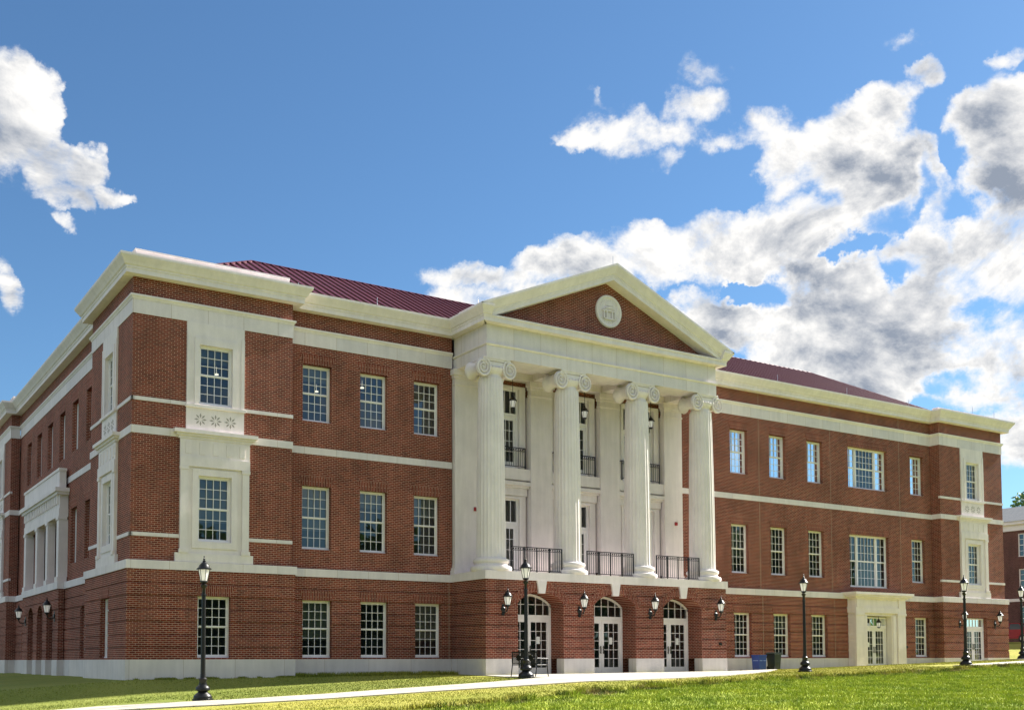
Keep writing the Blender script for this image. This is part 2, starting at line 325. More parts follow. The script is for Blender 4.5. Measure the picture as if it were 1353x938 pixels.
# ------------------------------------------------------------------ mesh builder
class MB:
    def __init__(s): s.v = []; s.f = []
    def add(s, vs, fs):
        b = len(s.v); s.v += [tuple(v) for v in vs]; s.f += [tuple(i+b for i in f) for f in fs]; return s
    def box(s, x0, x1, y0, y1, z0, z1):
        if x1 < x0: x0, x1 = x1, x0
        if y1 < y0: y0, y1 = y1, y0
        return s.add([(x0,y0,z0),(x1,y0,z0),(x1,y1,z0),(x0,y1,z0),(x0,y0,z1),(x1,y0,z1),(x1,y1,z1),(x0,y1,z1)],
                     [(0,3,2,1),(4,5,6,7),(0,1,5,4),(1,2,6,5),(2,3,7,6),(3,0,4,7)])
    def prism_xz(s, poly, y0, y1):            # polygon of (x,z), counter-clockwise seen from -y
        n = len(poly)
        vs = [(x, y0, z) for x, z in poly]+[(x, y1, z) for x, z in poly]
        fs = [tuple(range(n)), tuple(reversed(range(n, 2*n)))]+[(i, i+n, (i+1) % n+n, (i+1) % n) for i in range(n)]
        return s.add(vs, fs)
    def ring(s, rings, closed_profile=False, cap=True):
        m = len(rings[0]); b = len(s.v)
        for r in rings: s.v += [tuple(p) for p in r]
        for k in range(len(rings)-1):
            for i in range(m if True else m-1):
                j = (i+1) % m
                s.f.append((b+k*m+i, b+k*m+j, b+(k+1)*m+j, b+(k+1)*m+i))
        if cap:
            s.f.append(tuple(b+i for i in reversed(range(m)))); s.f.append(tuple(b+(len(rings)-1)*m+i for i in range(m)))
        return s
    def lathe(s, c, prof, n=20, axis='z', rot=0, flute=None):
        rings = []
        for (r, h) in prof:
            L = []
            for i in range(n):
                a = rot+2*math.pi*i/n; rr = r*(flute(i) if flute else 1)
                p = (rr*math.cos(a), rr*math.sin(a), h)
                if axis == 'y': p = (p[0], -p[2], p[1])
                if axis == 'x': p = (p[2], p[0], p[1])
                L.append((c[0]+p[0], c[1]+p[1], c[2]+p[2]))
            rings.append(L)
        return s.ring(rings)
    def tube(s, p, q, r, n=6, r2=None):
        p, q = Vector(p), Vector(q); d = (q-p).normalized(); a = d.orthogonal().normalized(); b = d.cross(a)
        f = lambda c, rr: [c+(a*math.cos(2*math.pi*i/n)+b*math.sin(2*math.pi*i/n))*rr for i in range(n)]
        return s.ring([f(p, r), f(q, r if r2 is None else r2)])
    def sweep(s, path, prof, closed=False, ends=True):
        """prof: closed polygon of (outward, z); path: plan points, outward is to the right of travel"""
        n = len(path); P = [Vector(p) for p in path]; mit = []
        for i in range(n):
            a = P[i]-P[i-1] if (i > 0 or closed) else P[1]-P[0]
            b = P[(i+1) % n]-P[i] if (i < n-1 or closed) else P[-1]-P[-2]
            na = Vector((a.y, -a.x)).normalized(); nb = Vector((b.y, -b.x)).normalized()
            m = (na+nb); m = m/(m.length_squared/2) if m.length > 1e-6 else na
            mit.append(m)
        rings = [[(P[i].x+mit[i].x*o, P[i].y+mit[i].y*o, z) for o, z in prof] for i in range(n)]
        if closed: rings.append(rings[0])
        return s.ring(rings, cap=not closed)
    def build(s, name, mat, parent=None, loc=None, rot=0, smooth=False):
        me = bpy.data.meshes.new(name); me.from_pydata(s.v, [], s.f); me.validate()
        o = bpy.data.objects.new(name, me); col.objects.link(o); me.materials.append(mat)
        import bmesh
        bm = bmesh.new(); bm.from_mesh(me); bmesh.ops.recalc_face_normals(bm, faces=bm.faces); bm.to_mesh(me); bm.free()
        if smooth:
            me.polygons.foreach_set('use_smooth', [True]*len(me.polygons)); me.set_sharp_from_angle(angle=R(38))
        if loc: o.location = loc
        if rot: o.rotation_euler = (0, 0, rot)
        if parent: o.parent = parent
        return o
def tag(o, label=None, cat=None, group=None, kind=None):
    if label: o['label'] = label
    if cat: o['category'] = cat
    if group: o['group'] = group
    if kind: o['kind'] = kind
    return o
def empty(name, loc=(0, 0, 0), rz=0):
    o = bpy.data.objects.new(name, None); o.empty_display_size = .3; col.objects.link(o); o.location = loc; o.rotation_euler = (0, 0, rz); return o
def kids(o): return [c for c in bpy.data.objects if c.parent == o]
def copy_tree(o, parent=None):
    c = o.copy(); col.objects.link(c)
    if parent: c.parent = parent
    for k in kids(o): copy_tree(k, c)
    return c

# ------------------------------------------------------------------ ground
def sm(t): t = np.clip(t, 0, 1); return t*t*(3-2*t)
def ground(x, y):
    W = np.interp(x, [-40,-14,-5,0,13,27,37,45.6,52,58,66,75,120], [-1.2,-.9,-.35,.0,.07,.05,.11,.24,.42,.9,1.75,2.0,2.6])
    P = np.interp(x, [-40,-15,-5,.25,6,11.8,26.8,35.75,52,66,80,120], [-1.3,-1.2,-.85,-.5,-.22,.02,.10,.32,.7,1.5,2.0,2.6])
    C = np.interp(x, [-60,-10,30,60,120], [-1.0,-.9,-.78,-.3,.5])
    t1 = sm((-.2-y)/2.6); a = W+(P-W)*t1
    t2 = np.clip((-8.5-y)/30, 0, 1.6)
    return a+(C-P)*t2*t1
def gz(x, y): return float(ground(np.float64(x), np.float64(y)))
gx = np.unique(np.concatenate([np.linspace(-900, -60, 12), np.linspace(-60, -12, 25), np.arange(-12, 60, .6), np.linspace(60, 130, 36), np.linspace(130, 1200, 12)]))
gy = np.unique(np.concatenate([np.linspace(-900, -60, 10), np.arange(-60, -12, .8), np.arange(-12, 1, .35), np.linspace(1, 60, 24), np.linspace(60, 1200, 12)]))
X, Y = np.meshgrid(gx, gy); Z = ground(X, Y)
bump = .035*np.sin(X*1.3+.7*np.sin(Y*.9))*np.sin(Y*1.7+X*.4)*sm((-11-Y)/3)
Z = Z+bump
vs = np.stack([X.ravel(), Y.ravel(), Z.ravel()], 1); nx_, ny_ = len(gx), len(gy)
fs = [(j*nx_+i, j*nx_+i+1, (j+1)*nx_+i+1, (j+1)*nx_+i) for j in range(ny_-1) for i in range(nx_-1)]
g = MB(); g.v = [tuple(v) for v in vs.tolist()]; g.f = fs
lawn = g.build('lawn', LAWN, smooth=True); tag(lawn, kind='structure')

def slab(name, poly_top, poly_bot, step=.7):
    """paved strip between two polylines (same count), draped on the ground, 3 cm proud"""
    m = MB(); L = []
    def dens(pl):
        o = []
        for a, b in zip(pl[:-1], pl[1:]):
            k = 12
            for i in range(k): o.append((a[0]+(b[0]-a[0])*i/k, a[1]+(b[1]-a[1])*i/k))
        o.append(pl[-1]); return o
    A, B_ = dens(poly_top), dens(poly_bot)
    K = 6; rows = []
    for a, b in zip(A, B_):
        r = [(a[0]+(b[0]-a[0])*k/K, a[1]+(b[1]-a[1])*k/K) for k in range(K+1)]
        rows.append([(x, y, gz(x, y)+.035) for x, y in r]+[(x, y, gz(x, y)-.25) for x, y in reversed(r)])
    m.ring(rows); return tag(m.build(name, CONC), kind='structure')
slab('footpath', [(-14,-5.2),(-6,-5.6),(-2.4,-5.9),(.7,-8.2),(3.4,-8.75),(6.8,-8.75),(9.5,-8.55),(12.2,-7.75)], [(-14,-7.4),(-6,-7.7),(-3,-8.0),(.1,-10.0),(2.6,-10.55),(5.75,-10.7),(8.6,-10.75),(12.2,-10.72)])
slab('entrance_walkway', [(12.2,-5.2),(13.2,-2.3),(18,-2.3),(22.5,-2.3),(26.2,-2.3),(28.9,-.3)], [(12.2,-10.72),(13.4,-10.6),(16.4,-10),(19.7,-9),(22.6,-7.4),(29.2,-2.6)])
slab('side_walk', [(35.6,-7.35),(37.5,-6.7),(43.7,-5.7),(47.3,-5.4),(60,-5.4)], [(35.7,-7.5),(37.1,-7.9),(39.7,-8.3),(47.3,-8.0),(60,-8.0)])
slab('door_walk', [(47.5,-.3),(47.5,-5.35)], [(49.8,-.3),(49.8,-5.35)])
slab('far_left_walk', [(-16,36),(-4,34),(-.6,33.4)], [(-16,30),(-4,30.6),(-.6,31)])

# ------------------------------------------------------------------ university building
bld = empty('university_hall', (0, 0, 0))
tag(bld, 'three storey red brick hall with limestone bands, columned pediment porch and maroon metal roof', 'building')
D = .607
Lx, WP = 51.56, 6.0
RP0 = Lx-WP
CX = 19.84; SP = 3.87                      # porch axis, bay spacing
Z_PL, Z_B0, Z_B1 = .70, 3.87, 4.18

# openings: dict x0,x1,z0,z1, optional rise (segmental arch)
def op(x0, x1, z0, z1, rise=0): return dict(x0=x0, x1=x1, z0=z0, z1=z1, rise=rise)
def top_at(o, x):
    if not o['rise']: return o['z1']
    c = (o['x0']+o['x1'])/2; h = (o['x1']-o['x0'])/2; r = o['rise']; Rr = (h*h+r*r)/(2*r)
    return o['z1']+math.sqrt(max(0, Rr*Rr-(x-c)**2))-(Rr-r)
def wall_mb(m, x0, x1, z0, z1, y0, y1, ops=()):
    xs = {x0, x1}
    for o in ops:
        if o['x1'] <= x0 or o['x0'] >= x1 or o['z0'] >= z1 or o['z1']+o['rise'] <= z0: continue
        xs |= {max(o['x0'], x0), min(o['x1'], x1)}
        if o['rise'] and o['z1']+o['rise'] > z0:
            for i in range(1, 14): xs.add(o['x0']+(o['x1']-o['x0'])*i/14)
    xs = sorted(xs)
    for a, b in zip(xs[:-1], xs[1:]):
        if b-a < 1e-5: continue
        cur = [(z0, z0)]; segs = []
        hit = sorted([o for o in ops if o['x0'] < (a+b)/2 < o['x1'] and o['z0'] < z1 and max(top_at(o, a), top_at(o, b)) > z0], key=lambda o: o['z0'])
        lo = (z0, z0)
        for o in hit:
            if o['z0'] > max(lo)+1e-4: segs.append((lo, (o['z0'], o['z0'])))
            lo = (min(z1, max(z0, top_at(o, a))), min(z1, max(z0, top_at(o, b))))
        if min(lo) < z1-1e-4: segs.append((lo, (z1, z1)))
        for (l0, l1), (h0, h1) in segs:
            m.prism_xz([(a, l0), (b, l1), (b, h1), (a, h0)], y0, y1)
    return m
FRONT = 0; LEFT = R(-90)
def wall(name, mat, x0, x1, z0, z1, y0, y1, ops=(), rot=0):
    for o in ops:                       # an opening through the full height leaves two separate pieces
        if o['z0'] <= z0 and o['z1'] >= z1 and not o['rise'] and x0 < o['x0'] and o['x1'] < x1:
            wall(name, mat, x0, o['x0'], z0, z1, y0, y1, ops, rot); return wall(name, mat, o['x1'], x1, z0, z1, y0, y1, ops, rot)
    return wall_mb(MB(), x0, x1, z0, z1, y0, y1, ops).build(name, mat, bld, rot=rot)
GRV = [Z_PL]
for i in range(6): GRV += [1.09+.455*i, 1.09+.455*i+.065]
GRV.append(Z_B0)
def rustic(x0, x1, yb, y1, ops, rot=0, ztop=Z_B0, in0=0, in1=0, ret0=0, ret1=0):
    """lower storey: brick courses standing 3 cm proud of six recessed courses.
    in0/in1: shorten the body at an end that a neighbouring wall covers; ret0/ret1: depth of a visible end return"""
    wall('recessed_course', BRICKD, x0+(in0 or .035), x1-(in1 or .035), Z_PL, ztop, yb+.035, y1, ops, rot)
    m = MB()
    a0 = x0+(.034 if in0 else 0); a1 = x1-(.034 if in1 else 0)
    for a, b in zip(GRV[0::2], GRV[1::2]):
        wall_mb(m, a0, a1, a, b, yb, yb+.034, ops)
        if ret0: m.box(x0, x0+.034, yb+.034, yb+ret0, a, b)
        if ret1: m.box(x1-.034, x1, yb+.034, yb+ret1, a, b)
    m.build('rusticated_wall', BRICK, bld, rot=rot)
def lintel(xc, w_, z, y, rot=0, h=.38):
    o = MB().prism_xz([(xc-w_/2, z), (xc+w_/2, z), (xc+w_/2+.14, z+h), (xc-w_/2-.14, z+h)], y-.012, y+.05)
    return o.build('lintel', BRICKV, bld, rot=rot)

# ---- windows (prototype per size, then copied)
protos = {}
def window_proto(w_, h, cols=4, rows=3, kind='hung', arch=0):
    f = MB(); fr = .06
    f.box(-w_/2, -w_/2+fr, 0, .12, 0, h); f.box(w_/2-fr, w_/2, 0, .12, 0, h)
    f.box(-w_/2+fr, w_/2-fr, 0, .12, h-fr, h); f.box(-w_/2-.0, w_/2+.0, -.03, .12, -.001, fr)
    x0, x1, z0, z1 = -w_/2+fr, w_/2-fr, fr, h-fr; zm = (z0+z1)/2
    sa = MB(); s_ = .042
    for (a, b, y) in ((zm, z1, .03), (z0, zm+.02, .055)):
        sa.box(x0, x0+s_, y, y+.035, a, b); sa.box(x1-s_, x1, y, y+.035, a, b)
        sa.box(x0+s_, x1-s_, y, y+.035, a, a+s_+.01); sa.box(x0+s_, x1-s_, y, y+.035, b-s_, b)
        for i in range(1, cols):
            xx = x0+s_+(x1-x0-2*s_)*i/cols; sa.box(xx-.011, xx+.011, y+.004, y+.03, a+s_+.01, b-s_)
        for i in range(1, rows):
            zz = a+s_+(b-a-2*s_)*i/rows; sa.box(x0+s_, x1-s_, y+.006, y+.028, zz-.011, zz+.011)
    pn = MB().add([(x0, .072, z0), (x1, .072, z0), (x1, .072, z1), (x0, .072, z1)], [(0, 1, 2, 3)])
    fo = f.build('window', WHITE); so = sa.build('sash', WHITE, fo); po = pn.build('pane', GLASS, fo)
    return fo
def window(xc, z, y, w_, h, rot=0, cols=4, rows=3):
    k = (round(w_, 2), round(h, 2), cols, rows)
    if k not in protos: protos[k] = window_proto(w_, h, cols, rows); o = protos[k]
    else:
        o = copy_tree(protos[k])
        for c_ in kids(o):
            if c_.name.startswith('blind'): bpy.data.objects.remove(c_)
    o.parent = bld
    if rnd.random() < (.55 if (z > 9 and xc > 27) else .25 if rot == 0 and z > 4 else .12):
        hb = (h-.1)*rnd.choice((.25, .35, .5, .5, .7)); MB().add([(-w_/2+.08, .14, h-.06-hb), (w_/2-.08, .14, h-.06-hb), (w_/2-.08, .14, h-.06), (-w_/2+.08, .14, h-.06)], [(0, 1, 2, 3)]).build('blind', BLIND, o)
    v = Matrix.Rotation(rot, 4, 'Z') @ Vector((xc, y, z)); o.location = v; o.rotation_euler = (0, 0, rot); return o

WW = 1.22; REC = .2
R3, R2, R1 = (9.95, 12.18), (4.95, 7.42), (.76, 2.97)
def bay(xs, y, rot=0, rows=(1, 2, 3), ww=WW):
    """window positions (x of left edge); returns openings and places the windows"""
    ops = []
    for x in xs:
        for k, (a, b) in ((1, R1), (2, R2), (3, R3)):
            if k not in rows: continue
            ops.append(op(x, x+ww, a, b))
            yy = y+REC-(.12 if k == 1 else 0)
            window(x+ww/2, a, yy, ww, b-a, rot)
            lintel(x+ww/2, ww, b, y-(.12 if k == 1 else 0), rot)
    return ops

# ---- one wing or pavilion run of wall
def run(x0, x1, y, ops, rot=0, rx0=0, rx1=0, in0=0, in1=0, ret0=0, ret1=0, th=.45):
    """rx0/rx1: how far the lower storey projects sideways at the two ends"""
    a, b = x0+(th if in0 else 0), x1-(th if in1 else 0)
    wall('brick_wall', BRICK, a, b, Z_B1, 12.9, y, y+th, ops, rot)
    wall('brick_frieze', BRICK, a, b, 13.54, 14.2, y, y+th, (), rot)
    wall('stone_band', STONE, a+(.0 if in0 else -.025 if rx0 else 0), b+(0 if in1 else .025 if rx1 else 0), 12.9, 13.54, y-.025, y+th, (), rot)
    rustic(x0-rx0, x1+rx1, y-.12, y+th, ops, rot, in0=.12+th if in0 else 0, in1=.12+th if in1 else 0, ret0=ret0, ret1=ret1)
    wall('plinth', PLINTH, (a if in0 else x0-rx0-(.015 if rx0 else 0)), (b if in1 else x1+rx1+(.015 if rx1 else 0)), -.7, Z_PL, y-.135, y+th, ops, rot)

def stone_bay(c, y, rot=0, door=False, lower_window=True):
    """limestone two-storey window surround of a pavilion"""
    P = bld
    def b(nm, mt, *a): return MB().box(*a).build(nm, mt, P, rot=rot)
    # upper
    uo = [op(c-.62, c+.62, 9.93, 12.1)]
    wall_mb(MB(), c-1.08, c+1.08, 9.88, 12.897, y-.05, y+.3, uo).build('stone_surround', STONEP, P, rot=rot)
    fo = [op(c-.62, c+.62, 9.9, 12.1)]
    wall_mb(MB(), c-.8, c+.8, 9.881, 12.36, y-.085, y-.05, fo).build('window_architrave', STONEP, P, rot=rot)
    m = MB(); m.box(c-1.08, c-.96, y-.075, y-.05, 9.881, 12.5); m.box(c+.96, c+1.08, y-.075, y-.05, 9.881, 12.5); m.build('stone_strip', STONEP, P, rot=rot)
    window(c, 9.93, y+.07, 1.24, 2.17, rot)
    b('sill', STONEP, c-1.12, c+1.12, y-.13, y+.3, 9.78, 9.88)
    b('carved_panel', STONEP, c-1.08, c+1.08, y-.05, y+.3, 8.94, 9.78)
    for k in (-1, 0, 1):
        m = MB(); cx, cz = c+k*.56, 9.36
        for q in range(8):
            a = q*math.pi/4+math.pi/8*0; dx_, dz_ = math.cos(a), math.sin(a); px, pz = -dz_, dx_
            pts = [(cx+dx_*.05, cz+dz_*.05), (cx+dx_*.15+px*.034, cz+dz_*.15+pz*.034), (cx+dx_*.235, cz+dz_*.235), (cx+dx_*.15-px*.034, cz+dz_*.15-pz*.034)]
            m.prism_xz(pts[::-1], y-.054, y-.045)
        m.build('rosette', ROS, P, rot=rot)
    # ledge
    m = MB(); m.box(c-1.45, c+1.45, y-.2, y+.3, 8.72, 8.80); m.box(c-1.55, c+1.55, y-.28, y+.3, 8.80, 8.93); m.box(c-1.36, c+1.36, y-.13, y+.3, 8.62, 8.72)
    m.build('stone_ledge', STONEP, P, rot=rot)
    # lower
    lo = [op(c-.62, c+.62, 4.94, 7.32)]
    wall_mb(MB(), c-1.28, c+1.28, 4.5, 8.62, y-.05, y+.3, lo).build('stone_surround', STONEP, P, rot=rot)
    wall_mb(MB(), c-.84, c+.84, 4.69, 7.56, y-.09, y-.05, lo).build('window_architrave', STONEP, P, rot=rot)
    window(c, 4.94, y+.07, 1.24, 2.38, rot)
    for s_ in (-1, 1):
        m = MB()
        a, b_ = sorted((c+s_*1.02, c+s_*1.28)); m.box(a, b_, y-.12, y-.05, 4.5, 7.62); m.box(a-.03, b_+.03, y-.15, y-.05, 7.5, 7.62); m.box(a-.04, b_+.04, y-.16, y-.05, 4.5, 4.64)
        m.build('stone_pilaster_strip', STONEP, P, rot=rot)
    m = MB(); m.box(c-1.3, c+1.3, y-.14, y-.051, 7.625, 7.98); m.box(c-1.3, c+1.3, y-.1, y-.052, 7.98, 8.619)
    for i in range(5): m.box(c-1.1+i*.5, c-.9+i*.5, y-.125, y-.1, 8.08, 8.5)
    m.build('stone_frieze', STONEP, P, rot=rot)
    b('stone_base', STONEP, c-1.45, c+1.45, y-.12, y+.3, 4.185, 4.5)

def pavilion(x0, x1, y, rot=0, door=False, rx=(.12, .12), ins=(0, 0), rets=(0, 0)):
    c = (x0+x1)/2
    ops = [op(c-1.05, c+1.05, 8.7, 12.9), op(c-1.25, c+1.25, 4.2, 8.7)]
    if door: ops.append(op(c-.98, c+.98, -.2, 3.02))
    else:
        ops.append(op(c-WW/2, c+WW/2, *R1)); window(c, R1[0], y-.12+REC, WW, R1[1]-R1[0], rot); 
    lintel(c, 1.96 if door else WW, 3.02 if door else R1[1], y-.12, rot)
    run(x0, x1, y, ops, rot, rx0=rx[0], rx1=rx[1], in0=ins[0], in1=ins[1], ret0=rets[0], ret1=rets[1])
    for (a, b_) in ((x0, c-1.082), (c+1.082, x1)):
        e0 = .03 if a == x0 else 0; e1 = .03 if b_ == x1 else 0
        MB().box(a-e0, b_+e1, y-.03, y+.1, 9.82, 9.95).build('thin_stone_course', STONE, bld, rot=rot)
    for (a, b_) in ((x0, c-1.285), (c+1.285, x1)):
        e0 = .03 if a == x0 else 0; e1 = .03 if b_ == x1 else 0
        MB().box(a-e0, b_+e1, y-.03, y+.1, 5.03, 5.16).build('thin_stone_course', STONE, bld, rot=rot)
    stone_bay(c, y, rot)

def door_leafs(c, z0, zt, y, w_, parent_name='entrance_door', rot=0, transom=None, arch=0, mid_rows=5, cols=3, thr=0):
    """double glazed door; zt: top of leaves; transom: top of transom light"""
    d_ = empty(parent_name, Matrix.Rotation(rot, 4, 'Z') @ Vector((c, y, z0)), rot); d_.parent = bld
    h = zt-z0; top = (transom or zt)-z0
    fr = MB(); f = .075
    fr.box(-w_/2, -w_/2+f, 0, .14, 0, top if not arch else top); fr.box(w_/2-f, w_/2, 0, .14, 0, top)
    if transom:
        fr.box(-w_/2+f, w_/2-f, 0, .14, h, h+.16)
        if not arch: fr.box(-w_/2+f, w_/2-f, 0, .14, top-f, top)
    else: fr.box(-w_/2+f, w_/2-f, 0, .14, h-f, h)
    m2 = MB()
    if arch:
        o = dict(x0=-w_/2, x1=w_/2, z1=top, rise=arch); N = 16
        oi = dict(x0=-w_/2, x1=w_/2, z1=top-.09, rise=arch)
        for i in range(N):
            a, b_ = -w_/2+w_*i/N, -w_/2+w_*(i+1)/N
            fr.prism_xz([(a, top_at(oi, a)), (b_, top_at(oi, b_)), (b_, top_at(o, b_)), (a, top_at(o, a))], 0, .14)
        for i in range(1, 6):
            xx = -w_/2+w_*i/6; fr.box(xx-.013, xx+.013, .03, .08, h+.16, top_at(oi, xx)+.02)
        fr.box(-w_/2+f, w_/2-f, .035, .075, h+.16+.42, h+.16+.446)
        pts = [(-w_/2+f, h+.16), (w_/2-f, h+.16)]+[(x, top_at(oi, x)) for x in np.linspace(w_/2-f, -w_/2+f, 12)]
        m2.add([(x, .06, z) for x, z in pts], [tuple(range(len(pts)))])
    elif transom:
        for i in range(1, 6 if w_ > 1.7 else 4):
            k = 6 if w_ > 1.7 else 4; xx = -w_/2+f+(w_-2*f)*i/k; fr.box(xx-.012, xx+.012, .03, .08, h+.16, top-f)
        m2.add([(-w_/2+f, .06, h+.16), (w_/2-f, .06, h+.16), (w_/2-f, .06, top-f), (-w_/2+f, .06, top-f)], [(0, 1, 2, 3)])
    fr.build('door_frame', WHITE, d_)
    if m2.v: m2.build('transom_pane', GLASS, d_)
    for s_ in (-1, 1):
        a, b_ = (-w_/2+f, -.004) if s_ < 0 else (.004, w_/2-f)
        st = .13; zb_, zt_ = .30, h-.14
        m = MB(); y0, y1 = .04, .09
        m.box(a, a+st, y0, y1, .02, h); m.box(b_-st, b_, y0, y1, .02, h); m.box(a+st, b_-st, y0, y1, .02, zb_); m.box(a+st, b_-st, y0, y1, zt_, h)
        for i in range(1, cols):
            xx = a+st+(b_-a-2*st)*i/cols; m.box(xx-.011, xx+.011, y0+.005, y1-.01, zb_, zt_)
        for i in range(1, mid_rows):
            zz = zb_+(zt_-zb_)*i/mid_rows; m.box(a+st, b_-st, y0+.007, y1-.012, zz-.011, zz+.011)
        lf = m.build('door_leaf', WHITE, d_)
        MB().add([(a+st, .066, zb_), (b_-st, .066, zb_), (b_-st, .066, zt_), (a+st, .066, zt_)], [(0, 1, 2, 3)]).build('pane', GLASS, lf)
        hx = -.075 if s_ < 0 else .075
        hm = MB(); hm.box(hx-.018, hx+.018, -.02, .005, .88, 1.22); hm.box(hx-.012, hx+.012, .0, .041, .92, .95); hm.box(hx-.012, hx+.012, .0, .041, 1.15, 1.18)
        hm.build('handle', simple('door_handle_metal', (.12, .11, .1), .35, .8), lf)
    return d_

# ---- runs
# left pavilion, left wing, right wing, right pavilion
pavilion(0, WP, 0, 0, False, (.12, .12), rets=(.02, D))
lo = bay([6.68, 9.15, 11.6], D)
run(WP, 13.42, D, lo)
ro = bay([29.6, 32.38, 35.2, 43.72], D)
# the five-light feature window bay and the portal
ro += [op(38.44, 41.72, 9.95, 12.2), op(38.44, 41.72, 4.54, 7.40), op(38.55, 41.65, -.3, 3.95)]
for z0, z1 in ((9.95, 12.2), (4.54, 7.40)):
    lintel(40.08, 3.28, z1, D)
    for xc, w_, c_ in ((38.86, .84, 2), (40.08, 1.60, 5), (41.30, .84, 2)): window(xc, z0, D+REC, w_, z1-z0, 0, c_, 3)
run(26.24, RP0, D, ro)
pavilion(RP0, Lx, 0, 0, True, (.12, .12), rets=(D, .56))
# pavilion returns facing the wings and sides
def ret(xw, y0, y1, facing, low=True):
    s_ = facing     # +1 faces +x, -1 faces -x
    a, b_ = (xw-.3, xw) if s_ > 0 else (xw, xw+.3)
    m = MB(); m.box(a, b_, y0, y1, Z_B1, 12.9); m.box(a, b_, y0, y1, 13.54, 14.2); m.build('brick_wall', BRICK, bld)
# right side elevation (unseen) closing walls
wall('brick_wall', BRICK, .45, 31.2, Z_B1, 14.2, -Lx, -Lx+.4, (), R(90)) if False else None
m = MB(); m.box(Lx-.4, Lx-.001, .45, 15.9, Z_B1, 14.2); m.box(Lx-.4, Lx+.119, .452, 15.9, Z_PL, Z_B0); m.build('brick_wall', BRICK, bld)
MB().box(Lx-.4, Lx+.134, .45, 15.9, -.7, Z_PL).build('plinth', PLINTH, bld)
m = MB(); m.box(16.5, Lx-.4, 15.5, 15.9, -.7, 14.2); m.box(16.1, 16.5, 15.5, 31.2, -.7, 14.2); m.box(.5, 16.5, 31.21, 31.6, -.7, 14.2); m.build('brick_wall', BRICK, bld)

# left side elevation: local x = -world y, local y = world x
pavilion(-6.2, 0, 0, LEFT, False, (.12, .12), ins=(0, 1), rets=(.5, 0))
so = bay([-(c)-WW/2 for c in (8.8, 11.6, 14.4, 17.2, 20.0, 22.8)], .5, LEFT, rows=(3,))
so += bay([-(c)-WW/2 for c in (8.8, 11.6-.0)], .5, LEFT, rows=(2,))
so += bay([-(c)-WW/2 for c in (8.8,)], .5, LEFT, rows=(1,))
so += bay([-(c)-WW/2 for c in (22.8,)], .5, LEFT, rows=(1, 2))
run(-25.5, -6.2, .5, so, LEFT)
pavilion(-31.7, -25.5, 0, LEFT, False, (.12, .12), rets=(.5, .5))
# side portico: arched base, four square piers, entablature and parapet
pu0, pu1 = -21.6, -12.6; PV = .10
arches = [op(c-.72, c+.72, -.4, 2.75, .55) for c in (-19.3, -16.9, -14.5)]
rustic(pu0, pu1, PV, .36, arches, LEFT, ret1=.25)
wall('plinth', PLINTH, pu0-.015, pu1+.015, -.7, Z_PL, PV-.015, .36, arches, LEFT)
MB().box(pu0-.05, pu1+.05, PV-.06, .46, Z_B0+.002, Z_B1+.012).build('stone_band', STONE, bld, rot=LEFT)
for u in (-21.2, -18.1, -15.5, -12.98):
    m = MB(); e_ = u in (-21.2, -12.98); m.box(u-.24, u+.24, PV, .44 if not e_ else .499, 4.42, 7.0); m.box(u-.31, u+.31, PV-.05, .46, 4.193, 4.42); m.box(u-.29, u+.29, PV-.04, .45, 7.0, 7.139)
    m.build('pier', STONEP, bld, rot=LEFT)
m = MB(); m.box(pu0+.1, pu1-.1, PV-.01, .49, 7.14, 7.5); m.box(pu0+.13, pu1-.13, PV+.02, .49, 7.5, 8.12); m.box(pu0-.05, pu1+.05, PV-.12, .49, 8.12, 8.24); m.box(pu0-.12, pu1+.12, PV-.22, .49, 8.24, 8.42)
for i in range(20):
    uu = pu0+.4+i*(pu1-pu0-.8)/19; m.box(uu-.09, uu+.09, PV-.06, PV+.021, 7.72, 8.118)
m.build('entablature', STONEP, bld, rot=LEFT)
m = MB(); m.box(pu0+.1, pu1-.1, PV-.01, .38, 8.421, 9.2); m.box(pu0+.05, pu1-.05, PV-.05, .40, 9.2, 9.32); m.build('parapet', STONEP, bld, rot=LEFT)

# ---- bands that run along the fronts (mitred sweeps)
def rect_prof(p, z0, z1, back=-.2): return [(back, z0), (p, z0), (p, z1), (back, z1)]
outline_l = [(.5, 34), (.5, 31.7), (0, 31.7), (0, 25.5), (.5, 25.5), (.5, 6.2), (0, 6.2), (0, 0), (WP, 0), (WP, D), (13.42, D)]
outline_r = [(26.24, D), (RP0, D), (RP0, 0), (Lx, 0), (Lx, 6.2), (Lx-.3, 6.2), (Lx-.3, 15.9)]
# path order: outward must be to the right of travel: for the front face (-y outward) travel towards +x has right = -y
def seg_sweep(name, mat, prof, path): return MB().sweep(path, prof).build(name, mat, bld)
for path in (outline_l[1:], outline_r):
    seg_sweep('stone_course', STONE, rect_prof(.03, 8.65, 8.92, -.1), path)
    seg_sweep('stone_band_cap', STONEP, [(-.1, 13.40), (.045, 13.40), (.06, 13.45), (.11, 13.50), (.11, 13.56), (-.1, 13.60)], path)
    seg_sweep('podium_band', STONE, [(-.2, Z_B0), (.17, Z_B0), (.17, Z_B1-.01), (.13, Z_B1), (-.2, Z_B1+.02)], path)
